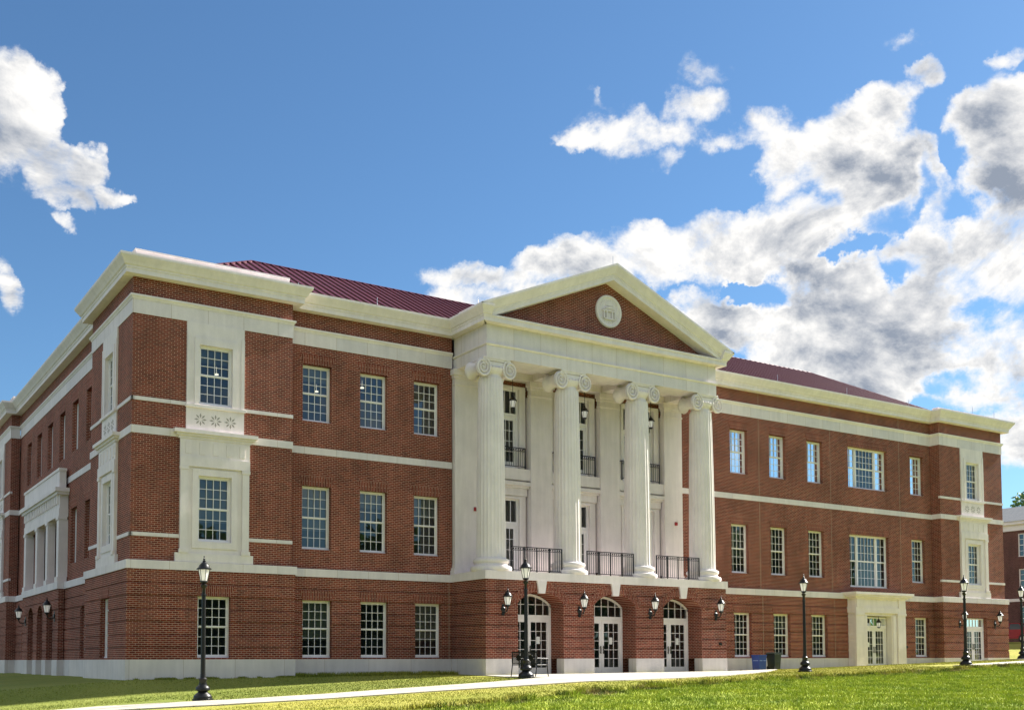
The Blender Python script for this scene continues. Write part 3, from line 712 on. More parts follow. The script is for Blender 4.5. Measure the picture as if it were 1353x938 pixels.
# pavilion end returns: stone band and lower storey side faces are carried by the neighbouring runs
for xw in (WP, RP0):
    s_ = 1 if xw == WP else -1
    a, b_ = (xw-.25, xw-.001) if s_ > 0 else (xw+.001, xw+.25)
    m = MB(); m.box(a, b_, .451, D+.1, Z_B1, 12.9); m.box(a, b_, .451, D+.1, 13.54, 14.2); m.build('brick_wall', BRICK, bld)
    
    MB().box(a, b_+(.026 if s_ > 0 else 0), .451, D+.1, 12.9, 13.54).build('stone_band', STONE, bld) if s_ > 0 else MB().box(a-.026, b_, .451, D+.1, 12.9, 13.54).build('stone_band', STONE, bld)
    MB().box(a if s_ > 0 else a-.135, b_+(.135 if s_ > 0 else 0), .451, D-.136, -.7, Z_PL).build('plinth', PLINTH, bld)
    MB().box(a if s_ > 0 else a-.085, b_+(.085 if s_ > 0 else 0), .451, D-.1, Z_PL, Z_B0).build('recessed_course', BRICKD, bld)

# main cornice
CR = [(-.15, 14.2), (.34, 14.2), (.34, 14.36), (.37, 14.38), (.37, 14.44), (.42, 14.47), (.47, 14.56), (.545, 14.66), (.59, 14.72), (.60, 14.75), (.60, 14.82), (.0, 14.90), (-.15, 14.90)]
PX0, PX1, PY = CX-6.32, CX+6.32, -1.97
full = outline_l[1:-1]+[(PX0, D), (PX0, PY), (PX0+.01, PY)]
MB().sweep(full, CR).build('cornice', STONEP, bld)
full_r = [(PX1-.01, PY), (PX1, PY), (PX1, D)]+outline_r[1:]
MB().sweep(full_r, CR).build('cornice', STONEP, bld)
# parapets (pavilions stand higher)
def para(path, z): 
    m = MB(); m.sweep(path, [(-.45, 14.88), (-.10, 14.88), (-.10, z-.08), (-.06, z-.06), (-.06, z), (-.45, z)]); m.build('parapet', STONEP, bld)
para([(.0, 6.3), (0, 0), (WP-.1, 0)], 15.24)
para([(WP-.08, D+.05), (PX0, D+.05)], 15.02)
para([(PX0+.1, D-.15), (PX0+.1, PY+1.3)], 15.32)
para([(PX1, D+.05), (RP0+.1, D+.05)], 15.02)
para([(RP0+.12, 0), (Lx, 0), (Lx, 6.3)], 15.10)
para([(.5, 25.4), (.5, 6.4)], 15.02)
para([(0, 31.7), (0, 25.5)], 15.24)

# ---- roofs
def hip(name, x0, x1, y0, y1, z0, zr, r):
    """hipped standing seam roof, ridge along x"""
    ym = (y0+y1)/2; A, B_, C_, D_ = (x0, y0, z0), (x1, y0, z0), (x1, y1, z0), (x0, y1, z0); E_, F_ = (x0+r, ym, zr), (x1-r, ym, zr)
    o = MB().add([A, B_, C_, D_, E_, F_], [(0, 1, 5, 4), (1, 2, 5), (2, 3, 4, 5), (3, 0, 4), (0, 3, 2, 1)]).build(name, ROOFM, bld)
    m = MB(); sl = (zr-z0)/(ym-y0)
    x = x0+.4
    while x < x1-.2:
        t_ = min(1, (x-x0)/r, (x1-x)/r)
        m.tube((x, y0, z0+.03), (x, y0+(ym-y0)*t_, z0+(zr-z0)*t_+.03), .05, 4)
        x += .42
    y = y0+.4
    while y < y1-.2:
        t_ = min(1, (y-y0)/(ym-y0), (y1-y)/(ym-y0))
        m.tube((x0, y, z0+.03), (x0+r*t_, y, z0+(zr-z0)*t_+.03), .035, 4); m.tube((x1, y, z0+.03), (x1-r*t_, y, z0+(zr-z0)*t_+.03), .035, 4)
        y += .42
    for p_, q_ in ((A, E_), (B_, F_), (E_, F_), (C_, F_), (D_, E_)): m.tube(p_, q_, .06, 6)
    m.build('roof_seams', SEAM, o)
    return o
hip('metal_roof', .3, Lx-.3, .75, 15.4, 14.6, 18.7, 7.0)
o = MB()
o.add([(.7, 12, 14.7), (16.3, 12, 14.7), (16.3, 31.3, 14.7), (.7, 31.3, 14.7), (8.5, 12, 18.3), (8.5, 24, 18.3)], [(0, 1, 4), (1, 2, 5, 4), (2, 3, 5), (3, 0, 4, 5), (0, 3, 2, 1)])
o.build('metal_roof', ROOFM, bld)
# gable roof behind the pediment
APX = 17.66
MB().add([(PX0, -1.75, 14.9), (PX1, -1.75, 14.9), (CX, -1.75, APX-.1), (PX0, 7.5, 14.9), (PX1, 7.5, 14.9), (CX, 7.5, APX-.1)], [(0, 1, 2), (3, 5, 4), (0, 2, 5, 3), (1, 4, 5, 2)]).build('porch_roof', ROOFM, bld)

# ---- porch
AR = [op(CX+k*SP+.03-1.14, CX+k*SP+.03+1.14, -.4, 2.96, .48) for k in (-1, 0, 1)]
FX0, FX1, FY = CX-6.52, CX+6.56, -2.16
wall('recessed_course', BRICKD, FX0+.035, FX1-.035, Z_PL, Z_B0, FY+.035, FY+.92, AR)
m = MB(); zs = [Z_PL]
for i in range(6): zs += [1.09+.455*i, 1.09+.455*i+.065]
zs.append(Z_B0)
for a, b_ in zip(zs[0::2], zs[1::2]):
    wall_mb(m, FX0, FX1, a, b_, FY, FY+.034, AR); m.box(FX0, FX0+.034, FY+.034, D-.12, a, b_); m.box(FX1-.034, FX1, FY+.034, D-.12, a, b_)
m.build('rusticated_wall', BRICK, bld)
for a, b_ in ((FX0+.035, FX0+.4), (FX1-.4, FX1-.035)): MB().box(a, b_, FY+.92, D, Z_PL, Z_B0).build('recessed_course', BRICKD, bld)
PA = [op(o['x0'], o['x1'], -.9, 3, 0) for o in AR]
edges = [FX0-.015]+sum([[o['x0'], o['x1']] for o in PA], [])+[FX1+.015]
for q_, (a, b_) in enumerate(zip(edges[0::2], edges[1::2])):
    m = MB(); m.box(a, b_, FY-.015, FY+.5, -.5, Z_PL)
    if q_ == 0: m.box(a, a+.3, FY+.5, D-.14, -.5, Z_PL)
    if q_ == 3: m.box(b_-.3, b_, FY+.5, D-.14, -.5, Z_PL)
    m.build('plinth', PLINTH, bld)
# podium ledge
MB().box(FX0-.06, FX1+.06, FY-.07, D-.15, Z_B0, 4.21).build('podium_ledge', STONEP, bld)
for k in (-1, 0, 1):
    c = CX+k*SP+.03
    # voussoirs of the segmental arch and its keystone
    m = MB(); h = 1.14; r_ = .48; Rr = (h*h+r_*r_)/(2*r_); zc = 2.96+r_-Rr; a0 = math.asin(h/Rr)
    N = 22
    for i in range(N):
        a, b_ = -a0-.1+(2*a0+.2)*i/N, -a0-.1+(2*a0+.2)*(i+1)/N-.012
        pts = [(c+math.sin(a)*(Rr+.002), zc+math.cos(a)*(Rr+.002)), (c+math.sin(b_)*(Rr+.002), zc+math.cos(b_)*(Rr+.002)), (c+math.sin(b_)*(Rr+.36), zc+math.cos(b_)*(Rr+.36)), (c+math.sin(a)*(Rr+.36), zc+math.cos(a)*(Rr+.36))]
        m.prism_xz(pts, FY-.014, FY+.03)
    m.build('brick_arch', BRICKV, bld)
    MB().prism_xz([(c-.15, 3.36), (c+.15, 3.36), (c+.24, Z_B0+.001), (c-.24, Z_B0+.001)], FY-.09, FY+.03).build('keystone', STONEP, bld)
    door_leafs(c, .03, 2.36, -1.26, 2.28, transom=2.93, arch=.46)
    MB().box(c+.38, c+.60, -1.215, -1.212, 1.32, 1.62).build('paper_notice', PAPER, bld)
wall('brick_wall', BRICK, FX0+.4, FX1-.4, -.4, Z_B0, -1.12, -1.0, [op(o['x0']+.001, o['x1']-.001, -.4, 2.96, .48) for o in AR])

# back wall of the porch with three stone window bays
YB = .86
def bayop(c): return [op(c-1.0, c+1.0, 4.22, 8.4), op(c-1.0, c+1.0, 8.4, 12.6)]
bo = sum([bayop(CX+k*SP) for k in (-1, 0, 1)], [])
wall('brick_wall', BRICK, 13.6, 26.2, 4.2, 13.3, YB, YB+.3, bo)
MB().box(13.3, 26.3, D-.15, YB, 3.87, 4.2).build('porch_floor', STONEP, bld)
def rail(x0, x1, y, z, name='railing', h=1.0, posts=2, step=.115, parent=None):
    m = MB(); m.box(x0, x1, y-.02, y+.02, z+h-.035, z+h); m.box(x0, x1, y-.015, y+.015, z+h-.16, z+h-.135); m.box(x0, x1, y-.015, y+.015, z+.08, z+.105)
    n = int((x1-x0)/step)
    for i in range(1, n):
        x = x0+(x1-x0)*i/n; m.box(x-.007, x+.007, y-.007, y+.007, z+.1, z+h-.14)
        if i % 1 == 0: m.tube((x, y+.008, z+h-.086), (x, y-.008, z+h-.086), .036, 8)
    for i in range(posts+1):
        x = x0+(x1-x0)*i/posts; m.box(x-.02, x+.02, y-.02, y+.02, z, z+h)
    return m
for k in (-1, 0, 1):
    c = CX+k*SP
    for (z0, z1) in ((4.2, 7.8), (8.98, 12.62)):
        wall_mb(MB(), c-1.27, c+1.27, z0, z1, YB-.16, YB+.25, [op(c-.93, c+.93, z0-1, z1-.14)]).build('stone_surround', STONEP, bld)
        wall_mb(MB(), c-1.07, c+1.07, z0, z1-.05, YB-.2, YB-.16, [op(c-.93, c+.93, z0-1, z1-.14)]).build('window_architrave', STONEP, bld)
        top = z1-.14
        door_leafs(c, z0+.02, z0+2.3 if z0 < 5 else z0+2.28, YB-.04, 1.86, 'balcony_door', transom=top, mid_rows=4)
    m = MB(); m.box(c-1.3, c+1.3, YB-.24, YB+.2, 7.8, 8.12); m.box(c-1.36, c+1.36, YB-.32, YB+.2, 8.12, 8.22); m.box(c-1.42, c+1.42, YB-.42, YB+.2, 8.22, 8.38)
    m.build('bay_cornice', STONEP, bld)
    MB().box(c-1.38, c+1.38, YB-.36, YB+.2, 8.47, 8.96).build('balcony_block', STONEP, bld)
    MB().box(c-1.3, c+1.3, YB-.22, YB+.2, 8.38, 8.47).build('bay_recess', STONEP, bld)
    mm = rail(c-1.14, c+1.14, YB-.32, 8.97, h=.92); mm.box(c+1.12, c+1.16, YB-.32, YB-.17, 9.86, 9.89); mm.box(c-1.16, c-1.12, YB-.32, YB-.17, 9.86, 9.89)
    mm.build('balcony_railing', IRON, bld)
    rail(c-1.27, c+1.27, -1.92, 4.21, h=1.05, posts=4).build('porch_railing', IRON, bld)
# pilasters
for i, k in enumerate((-1.5, -.5, .5, 1.5)):
    c = CX+k*SP
    if i == 0: a, b_ = 13.46, 14.62
    elif i == 3: a, b_ = 25.08, 26.2
    else: a, b_ = c-.56, c+.56
    y0 = .42
    m = MB(); m.box(a, b_, y0, YB+.1, 4.62, 12.2)
    m.build('pilaster', STONEP, bld)
    m = MB(); m.box(a-.13, b_+.13, y0-.13, YB-.21, 4.2, 4.38); m.box(a-.09, b_+.09, y0-.09, YB-.21, 4.38, 4.48); m.box(a-.04, b_+.04, y0-.04, YB-.21, 4.48, 4.62); m.build('pilaster_base', STONEP, bld)
    m = MB(); m.box(a-.03, b_+.03, y0-.03, YB-.2, 12.2, 12.28); m.box(a, b_, y0, YB-.2, 12.28, 12.5); m.box(a-.05, b_+.05, y0-.05, YB-.2, 12.5, 12.62); m.box(a-.11, b_+.11, y0-.11, YB-.2, 12.62, 12.85); m.build('pilaster_capital', STONEP, bld)
# columns
def column_proto():
    c0 = empty('column')
    N = 24*6
    def fl(i):
        ph = (i % 6)/6; return 1-.045*abs(math.sin(math.pi*ph))**.7
    prof = []
    for i in range(13):
        t_ = i/12; r_ = .60-.09*(t_**1.7); prof.append((r_, 4.80+(12.05-4.80)*t_))
    prof = [(.645, 4.72), (.62, 4.75)]+prof[0:]
    m = MB().lathe((0, 0, 0), prof, N, flute=fl); m.build('shaft', STONEP, c0, smooth=True)
    b_ = MB(); b_.box(-.82, .82, -.82, .82, 4.2, 4.34) if False else None
    b_.lathe((0, 0, 0), [(.80, 4.205), (.84, 4.25), (.85, 4.32), (.83, 4.40), (.74, 4.43), (.70, 4.46), (.685, 4.52), (.72, 4.56), (.74, 4.60), (.74, 4.66), (.71, 4.71), (.62, 4.74)], 40); b_.build('column_base', STONEP, c0, smooth=True)
    cp = MB(); cp.lathe((0, 0, 0), [(.50, 12.04), (.54, 12.06), (.54, 12.13), (.50, 12.15), (.50, 12.22), (.60, 12.32), (.66, 12.42), (.66, 12.46)], 32)
    cp.box(-.72, .72, -.62, .62, 12.80, 12.849); cp.box(-.66, .66, -.52, .52, 12.60, 12.80)
    for s_ in (-1, 1):
        cxv, czv = s_*.74, 12.43
        # bolster between the front and back volutes
        cp.lathe((cxv, .56, czv), [(.37, .04), (.37, .10), (.30, .20), (.24, .38), (.22, .56), (.24, .74), (.30, .92), (.37, 1.02), (.37, 1.08)], 24, axis='y')
        cp.box(min(s_*.5, s_*.78), max(s_*.5, s_*.78), -.56, .56, 12.56, 12.74)
        for f_ in (-1, 1):
            rings = []; turns = 2.6; n = 60
            for i in range(n+1):
                t_ = i/n; a = math.pi/2 - s_*(t_*turns*2*math.pi)*(-1); rr = .375*(1-t_)**.9+.03
                x = cxv+math.cos(a)*rr*1; z = czv+math.sin(a)*rr; wd = .05*(1-t_*.6); yy = f_*.56
                ca, sa_ = math.cos(a), math.sin(a)
                rings.append([(x-ca*wd, yy, z-sa_*wd), (x-ca*wd*.6, yy+f_*.05, z-sa_*wd*.6), (x+ca*wd*.6, yy+f_*.05, z+sa_*wd*.6), (x+ca*wd, yy, z+sa_*wd)])
            cp.ring(rings)
            cp.lathe((cxv, f_*.56+.03, czv), [(.06, 0), (.06, .06)], 12, axis='y')
    for f_ in (-1, 1):
        cp.box(-.78, .78, f_*.55-.035, f_*.55+.035, 12.72, 12.80)
        cp.prism_xz([(-.72, 12.68), (-.5, 12.56), (-.2, 12.51), (.2, 12.51), (.5, 12.56), (.72, 12.68)], f_*.52-.04, f_*.52+.04)
        for q in range(5): cp.lathe((-.36+q*.18, f_*.55, 12.47), [(.07, -.05), (.085, 0), (.07, .05)], 8)
    cp.v = [(x*.87, y*.84, z) for x, y, z in cp.v]; cp.build('capital', STONEP, c0, smooth=True)
    return c0
cpro = column_proto()
for i, k in enumerate((-1.5, -.5, .5, 1.5)):
    c_ = cpro if i == 0 else copy_tree(cpro)
    c_.location = (CX+k*SP, -1.45, 0); c_.parent = bld
# entablature of the porch (architrave, frieze, soffit, ceiling)
m = MB()
EB = 1.04
m.box(PX0, PX1, PY, PY+EB, 12.85, 13.38); m.box(PX0, PX0+EB, PY+EB, D+.2, 12.85, 13.38); m.box(PX1-EB, PX1, PY+EB, D+.2, 12.85, 13.38)
m.build('architrave', STONE, bld)
MB().sweep([(PX0, D), (PX0, PY), (PX1, PY), (PX1, D)], [(-.1, 13.33), (.03, 13.33), (.07, 13.37), (.07, 13.41), (-.1, 13.43)]).build('architrave_fillet', STONEP, bld)
m = MB(); m.box(PX0+.015, PX1-.015, PY+.015, PY+EB, 13.43, 14.2); m.box(PX0+.015, PX0+.5, PY+EB, D, 13.43, 14.2); m.box(PX1-.5, PX1-.015, PY+EB, D, 13.43, 14.2); m.build('frieze', STONE, bld)
m = MB(); m.box(PX0+.5, PX1-.5, PY+EB-.02, YB, 13.16, 13.3)
m.box(PX0+1.0, PX1-1.0, .40, YB, 12.86, 13.16)
m.build('porch_ceiling', STONEP, bld)
for k in (-.5, .5): MB().box(CX+k*SP-.45, CX+k*SP+.45, PY+EB, .40, 12.87, 13.158).build('ceiling_beam', STONEP, bld)
# horizontal cornice of the pediment
MB().sweep([(PX0+.012, PY+.006), (PX1-.012, PY+.006)], [(-.15, 14.2), (.34, 14.2), (.34, 14.38), (.38, 14.40), (.38, 14.47), (-.15, 14.52)]).build('pediment_cornice', STONEP, bld)
# raking cornice
SL = (17.70-14.82)/(CX-(PX0-.60)); PRK = [(-.10, 14.22), (.344, 14.22), (.344, 14.36), (.37, 14.38), (.37, 14.44), (.42, 14.47), (.47, 14.56), (.545, 14.66), (.59, 14.72), (.60, 14.75), (.60, 14.82), (.0, 14.84), (-.10, 14.84)]
def rake(o_, z_):
    dz_ = z_-14.82; zt = lambda x: 17.70-SL*abs(x-CX)+dz_*1.12
    y_ = PY-o_ if o_ > -.05 else PY+.35
    return [(PX0-max(o_, -.1), y_, zt(PX0-max(o_, -.1))), (CX, y_, zt(CX)), (PX1+max(o_, -.1), y_, zt(PX1+max(o_, -.1)))]
pr = [rake(o_, z_) for o_, z_ in PRK]
rings = [[pr[j][i] for j in range(len(PRK))] for i in range(3)]
MB().ring(rings).build('raking_cornice', STONEP, bld)
MB().prism_xz([(PX0+.3, 14.45), (PX1-.3, 14.45), (CX, 17.2)], PY+.2, PY+.5).build('tympanum', BRICK, bld)
# round seal: ring, inner rim, dome over a columned temple
sc = (CX+.1, PY+.2, 15.80)
m = MB(); m.lathe(sc, [(.70, -.02), (.72, .05), (.69, .10), (.60, .10), (.57, .06), (.001, .06)], 56, axis='y')
seal = m.build('round_seal', STONEP, bld, smooth=True)
m = MB(); ys = sc[1]
def sb(x0, x1, z0, z1, d_=.14): m.box(sc[0]+x0, sc[0]+x1, ys-d_, ys-.05, sc[2]+z0, sc[2]+z1)
sb(-.40, .40, -.02, .03); sb(-.34, .34, .045, .08); sb(-.28, .28, -.38, -.33)
for x in (-.30, -.15, .15, .30): sb(x-.035, x+.035, -.33, -.02)
sb(-.05, .05, -.33, -.1, .085)
m.prism_xz([(sc[0]-.26, sc[2]+.10), (sc[0]+.26, sc[2]+.10), (sc[0], sc[2]+.21)], ys-.15, ys-.05)
m.prism_xz([(sc[0]+.2*math.cos(a), sc[2]+.24+.16*math.sin(a)) for a in np.linspace(0, math.pi, 12)], ys-.1, ys-.05)
for q in range(28):
    a = 2*math.pi*q/28; m.lathe((sc[0]+.50*math.cos(a), ys-.05, sc[2]+.50*math.sin(a)), [(.028, 0), (.028, .03)], 6, axis='y')
m.build('seal_relief', STONEP, seal)
# expansion joints and downpipe-like pale lines
for x, z1 in ((31.62, 12.9), (37.0, 12.9), (42.76, 12.9), (13.2, 4.0)):
    m = MB(); m.box(x-.012, x+.012, D-.004, D+.01, Z_B1+.02, 8.65) if z1 > 5 else None
    if z1 > 5: m.box(x-.012, x+.012, D-.004, D+.01, 8.92, 12.9); m.box(x-.012, x+.012, D-.004, D+.01, 13.6, 14.2)
    m.box(x-.012, x+.012, D-.124, D-.1, Z_PL, Z_B0); m.build('expansion_joint', simple('joint_sealant', (.36, .26, .19), .8), bld)
# lightning rods, alarms, small wall boxes
for x, y, z in ((CX, PY-.3, 17.68), (14.0, PY+1.4, 15.3), (28.4, D+.1, 15), (33.2, D+.1, 15), (38.6, D+.1, 15), (43.9, D+.1, 15), (10.0, D+.2, 15), (6.6, D+.3, 15.02), (49.0, .1, 15.1), (51.3, .2, 15.1)):
    MB().tube((x, y, z-.05), (x, y, z+.42), .011, 5).build('lightning_rod', CHROME, bld)
for x, z in ((14.45, 7.0), (25.75, 7.1)):
    m = MB(); m.box(x-.07, x+.07, .36, .421, z-.07, z+.09); m.lathe((x, .37, z), [(.05, 0), (.045, .05)], 12, axis='y'); m.build('alarm_horn', REDP, bld)
for x, y, z in ((26.0, FY, 1.35), (42.9, D-.12, 1.3)):
    MB().box(x-.07, x+.07, y-.05, y+.01, z-.06, z+.06).build('wall_socket_box', IRON, bld)

# ---- portal on the right wing
c = 40.08; py = .0
m = wall_mb(MB(), c-2.02, c+2.02, 0, 3.12, py+.06, D+.3, [op(c-1.02, c+1.02, -1, 2.98)]); m.build('portal_surround', STONEP, bld)
for s_ in (-1, 1):
    m = MB()
    a, b_ = sorted((c+s_*1.42, c+s_*2.06)); m.box(a, b_, py-.06, py+.06, .22, 3.0); m.box(a-.05, b_+.05, py-.11, py+.06, -.15, .22); m.box(a-.04, b_+.04, py-.10, py+.06, 3.0, 3.12)
    a, b_ = sorted((c+s_*1.08, c+s_*1.34)); m.box(a, b_, py+.0, py+.06, .22, 2.98)
    m.build('portal_pilaster', STONEP, bld)
m = MB(); m.box(c-2.08, c+2.08, py-.08, D, 3.12, 3.42); m.box(c-2.05, c+2.05, py-.04, D, 3.42, 3.88); m.box(c-2.18, c+2.18, py-.16, D, 3.88, 3.98); m.box(c-2.34, c+2.34, py-.30, D, 3.98, 4.08); m.box(c-2.42, c+2.42, py-.38, D, 4.08, 4.22)
for s_ in (-1, 1): m.box(c+s_*1.74-.28, c+s_*1.74+.28, py-.10, py-.04, 3.42, 3.88)
m.build('portal_entablature', STONEP, bld)
door_leafs(c, .1, 2.3, .40, 1.92, transom=2.93)
MB().box(c-.62, c-.42,   .435, .438, 1.3, 1.55).build('paper_notice', PAPER, bld)
MB().box(c-1.3, c+1.3, py-.05, D+.2, -.3, .1).build('door_step', CONC, bld)
# door of the right pavilion
door_leafs((RP0+Lx)/2, .3, 2.36, .12, 1.95, transom=3.0)
MB().box((RP0+Lx)/2-1.1, (RP0+Lx)/2+1.1, -.3, .3, -.3, .29).build('door_step', CONC, bld)

# ---- interior: floor slabs, partitions, lit ceiling lamps
m = MB()
for z in (0.0, 4.3, 8.9, 13.0): m.box(.95, Lx-.6, 1.35, 15, z-.3, z)
m.box(.95, 15.9, 15, 31, 8.6, 8.9); m.box(.95, 15.9, 15, 31, 12.7, 13.0)
m.build('floor_slab', PLASTER, bld)
m = MB(); m.box(.95, Lx-.6, 7.2, 7.35, 0, 13); m.box(7.0, 7.15, 7.4, 31, 4.3, 13)
for x in (6.2, 13.4, 27.0, 34.4, 37.6, 42.6, 45.4): m.box(x, x+.12, 1.36, 7.19, 0, 12.7)
m.build('partition', PLASTER, bld)
for x, y, z in [(7.9, 2.6, 12.25), (10.4, 3.0, 12.25), (9.0, 4.6, 12.25), (11.9, 2.4, 12.25), (12.6, 3.4, 12.25), (2.3, 2.6, 12.0), (4.1, 3.2, 12.0), (3.0, 4.4, 12.0), (7.3, 4.2, 12.25), (29.8, 3.0, 12.2), (32.6, 3.2, 12.2)]:
    m = MB(); m.lathe((x, y, z-.05), [(.004, .34), (.005, .05), (.08, .04), (.09, .0), (.001, -.01)], 14); m.build('ceiling_lamp', LIT, bld)

# ------------------------------------------------------------------ lanterns and lamps
def lantern_head(parent, z, s=1.0, r0=.115, r1=.20, h=.42, dx=0, dy=0):
    """six-sided tapered head with frosted panes, hipped cap and finial; z = bottom of the glass"""
    N = 6; rot = math.pi/6
    MB().lathe((dx, dy, z), [(r0*.93*s, .015*s), (r1*.95*s, h*s)], N, rot=rot).build('frosted_glass', LGLASS, parent)
    m = MB()
    for i in range(N):
        a = rot+2*math.pi*i/N
        m.tube((dx+math.cos(a)*r0*s, dy+math.sin(a)*r0*s, z), (dx+math.cos(a)*r1*s, dy+math.sin(a)*r1*s, z+h*s), .011*s, 4)
    m.lathe((dx, dy, z), [(r0*.6*s, -.07*s), (r0*1.12*s, -.02*s), (r0*1.12*s, .02*s), (r0*.9*s, .022*s)], 12)
    m.build('lantern_frame', IRON, parent)
    m = MB(); zt = z+h*s
    m.lathe((dx, dy, zt), [(r1*.98*s, -.01), (r1*1.30*s, .0), (r1*1.30*s, .025*s), (r1*1.02*s, .06*s), (r1*.86*s, .14*s), (r1*.55*s, .21*s), (r1*.30*s, .245*s), (r1*.28*s, .27*s)], 12, rot=rot)
    m.lathe((dx, dy, zt+.27*s), [(.045*s, 0), (.062*s, .02*s), (.03*s, .05*s), (.045*s, .08*s), (.02*s, .11*s), (.012*s, .15*s), (.028*s, .17*s), (.006*s, .20*s)], 10)
    m.build('lantern_cap', IRON, parent, smooth=True)
def street_lamp():
    r = empty('street_lamp')
    H = 4.22; zg = H-.755
    m = MB(); m.lathe((0, 0, 0), [(.30, 0), (.30, .05), (.265, .07), (.27, .11), (.24, .17), (.15, .24), (.135, .27), (.20, .30), (.21, .35), (.18, .41), (.12, .46), (.105, .56), (.125, .60), (.125, .63), (.085, .67), (.075, .78)], 20)
    m.build('cast_base', IRON, r, smooth=True)
    m = MB(); m.lathe((0, 0, 0), [(.072, .77), (.058, zg-.42), (.075, zg-.41), (.075, zg-.37), (.055, zg-.36), (.05, zg-.2), (.09, zg-.14), (.095, zg-.10), (.06, zg-.07)], 16)
    m.build('pole', IRON, r, smooth=True)
    lantern_head(r, zg, .85)
    return r
lamps = [(.30, -7.25, 'black lamp post beside the path in front of the left pavilion window'),
         (11.72, -7.25, 'black lamp post in front of the dark bench at the porch'),
         (27.2, -6.0, 'black lamp post on the lawn just right of the green bin'),
         (36.2, -7.6, 'black lamp post standing in front of the right pavilion door'),
         (48.3, -3.0, 'black lamp post cropped by the right edge of the photo, beyond the building corner')]
L0 = street_lamp()
for i, (x, y, lb) in enumerate(lamps):
    o = L0 if i == 0 else copy_tree(L0)
    z = gz(x, y); o.location = (x, y, z); tag(o, lb, 'lamp post', 'lamp posts along the lawn path')
# a lighter plinth disc under the porch lamp belongs to the walkway
def wall_lantern():
    r = empty('wall_lantern')
    m = MB(); m.lathe((0, .0, -.05), [(.11, -.0), (.11, .03), (.07, .06)], 14, axis='y'); m.box(-.06, .06, -.02, 0, -.30, .16); m.build('backplate', IRON, r)
    m = MB(); pts = [(0, -.02, -.12), (0, -.14, -.17), (0, -.27, -.14), (0, -.33, -.04), (0, -.34, .05)]
    for a, b_ in zip(pts[:-1], pts[1:]): m.tube(a, b_, .026, 8)
    m.lathe((0, -.34, 0), [(.03, 0), (.06, .04), (.05, .07)], 10)
    m.build('bracket', IRON, r)
    lantern_head(r, .10, .80, dy=-.34)
    return r
W0 = wall_lantern()
zl = 2.72
wl = [(CX-1.5*SP+.1, FY, 0, 'wall lantern on the porch brick left of the left arched door'),
      (CX-.5*SP+.05, FY, 0, 'wall lantern on the porch pier between the left and middle arched doors'),
      (CX+.5*SP+.05, FY, 0, 'wall lantern on the porch pier between the middle and right arched doors'),
      (CX+1.5*SP+.1, FY, 0, 'wall lantern at the right corner of the porch, right of the right arched door'),
      (46.9, -.12, 0, 'wall lantern left of the far right pavilion door, half behind a lamp post'),
      (50.3, -.12, 0, 'wall lantern right of the far right pavilion door near the building corner'),
      (.10, 13.3, LEFT, 'wall lantern on the side portico, nearer the front corner'),
      (.10, 20.6, LEFT, 'wall lantern on the side portico, farther back at the left edge')]
for i, (x, y, rz, lb) in enumerate(wl):
    o = W0 if i == 0 else copy_tree(W0)
    o.location = (x, y-(.002 if rz == 0 else 0), zl); o.rotation_euler = (0, 0, rz); tag(o, lb, 'wall lantern', 'wall lanterns beside the doors')
def hanging_lantern(s=1.0, drop=1.0):
    r = empty('hanging_lantern')
    lantern_head(r, 0, 1.0*s)
    MB().tube((0, 0, .88*s), (0, 0, .88*s+drop), .012, 5).build('chain', IRON, r)
    return r
H0 = hanging_lantern(.72, 1.05)
for i, (k, lb) in enumerate(((-1, 'hanging lantern between the first and second porch columns from the left'), (0, 'hanging lantern between the two middle porch columns'), (1, 'hanging lantern between the third and fourth porch columns from the left'))):
    o = H0 if i == 0 else copy_tree(H0)
    o.location = (CX+k*SP, -.2, 11.4); tag(o, lb, 'hanging lantern', 'hanging lanterns in the porch')
o = hanging_lantern(.62, .05); o.location = (40.08, .12, 2.36); tag(o, 'small hanging lantern inside the limestone portal over the side door', 'hanging lantern')

# ------------------------------------------------------------------ bench
def bench(x, y, rz):
    z = gz(x, y)+.035
    r = empty('park_bench', (x, y, z), rz); tag(r, 'black steel bench standing behind the lamp post at the porch', 'bench')
    # local: length along y, faces +x
    L = 1.25/1
    L = 1.3
    m = MB()
    for i in range(7): xx = .02+i*.075; m.box(xx, xx+.045, -L/2, L/2, .42, .435)
    m.box(-.01, .02, -L/2, L/2, .405, .44); m.box(.50, .53, -L/2, L/2, .405, .44); m.build('seat', IRON, r)
    m = MB(); n = 22
    for i in range(n):
        yy = -L/2+.03+(L-.06)*i/(n-1); m.box(0, .012, yy-.014, yy+.014, .47, .88)
    m.box(-.012, .02, -L/2, L/2, .86, .905); m.box(-.008, .016, -L/2, L/2, .455, .485); m.box(-.012, .02, -.03, .03, .45, .9)
    m.lathe((-.0, L/4, .68), [(.12, 0), (.12, .016)], 20, axis='x'); m.lathe((-.0, -L/4, .68), [(.12, 0), (.12, .016)], 20, axis='x')
    o = m.build('backrest', IRON, r); 
    for s_ in (-1, 1):
        m = MB(); yy = s_*L/2
        m.tube((.0, yy, .43), (-.07, yy, 0), .02, 6); m.tube((.0, yy, .43), (-.02, yy, .9), .02, 6); m.build('leg', IRON, r)
        m = MB(); m.tube((.52, yy, .62), (.50, yy, .43), .02, 6); m.tube((.50, yy, .43), (.56, yy, 0), .02, 6); m.build('leg', IRON, r)
        m = MB(); m.tube((-.01, yy, .66), (.52, yy, .64), .022, 6); m.tube((.0, yy, .42), (.52, yy, .42), .018, 6); m.build('armrest', IRON, r)
    return r
bench(12.55, -5.95, R(8))

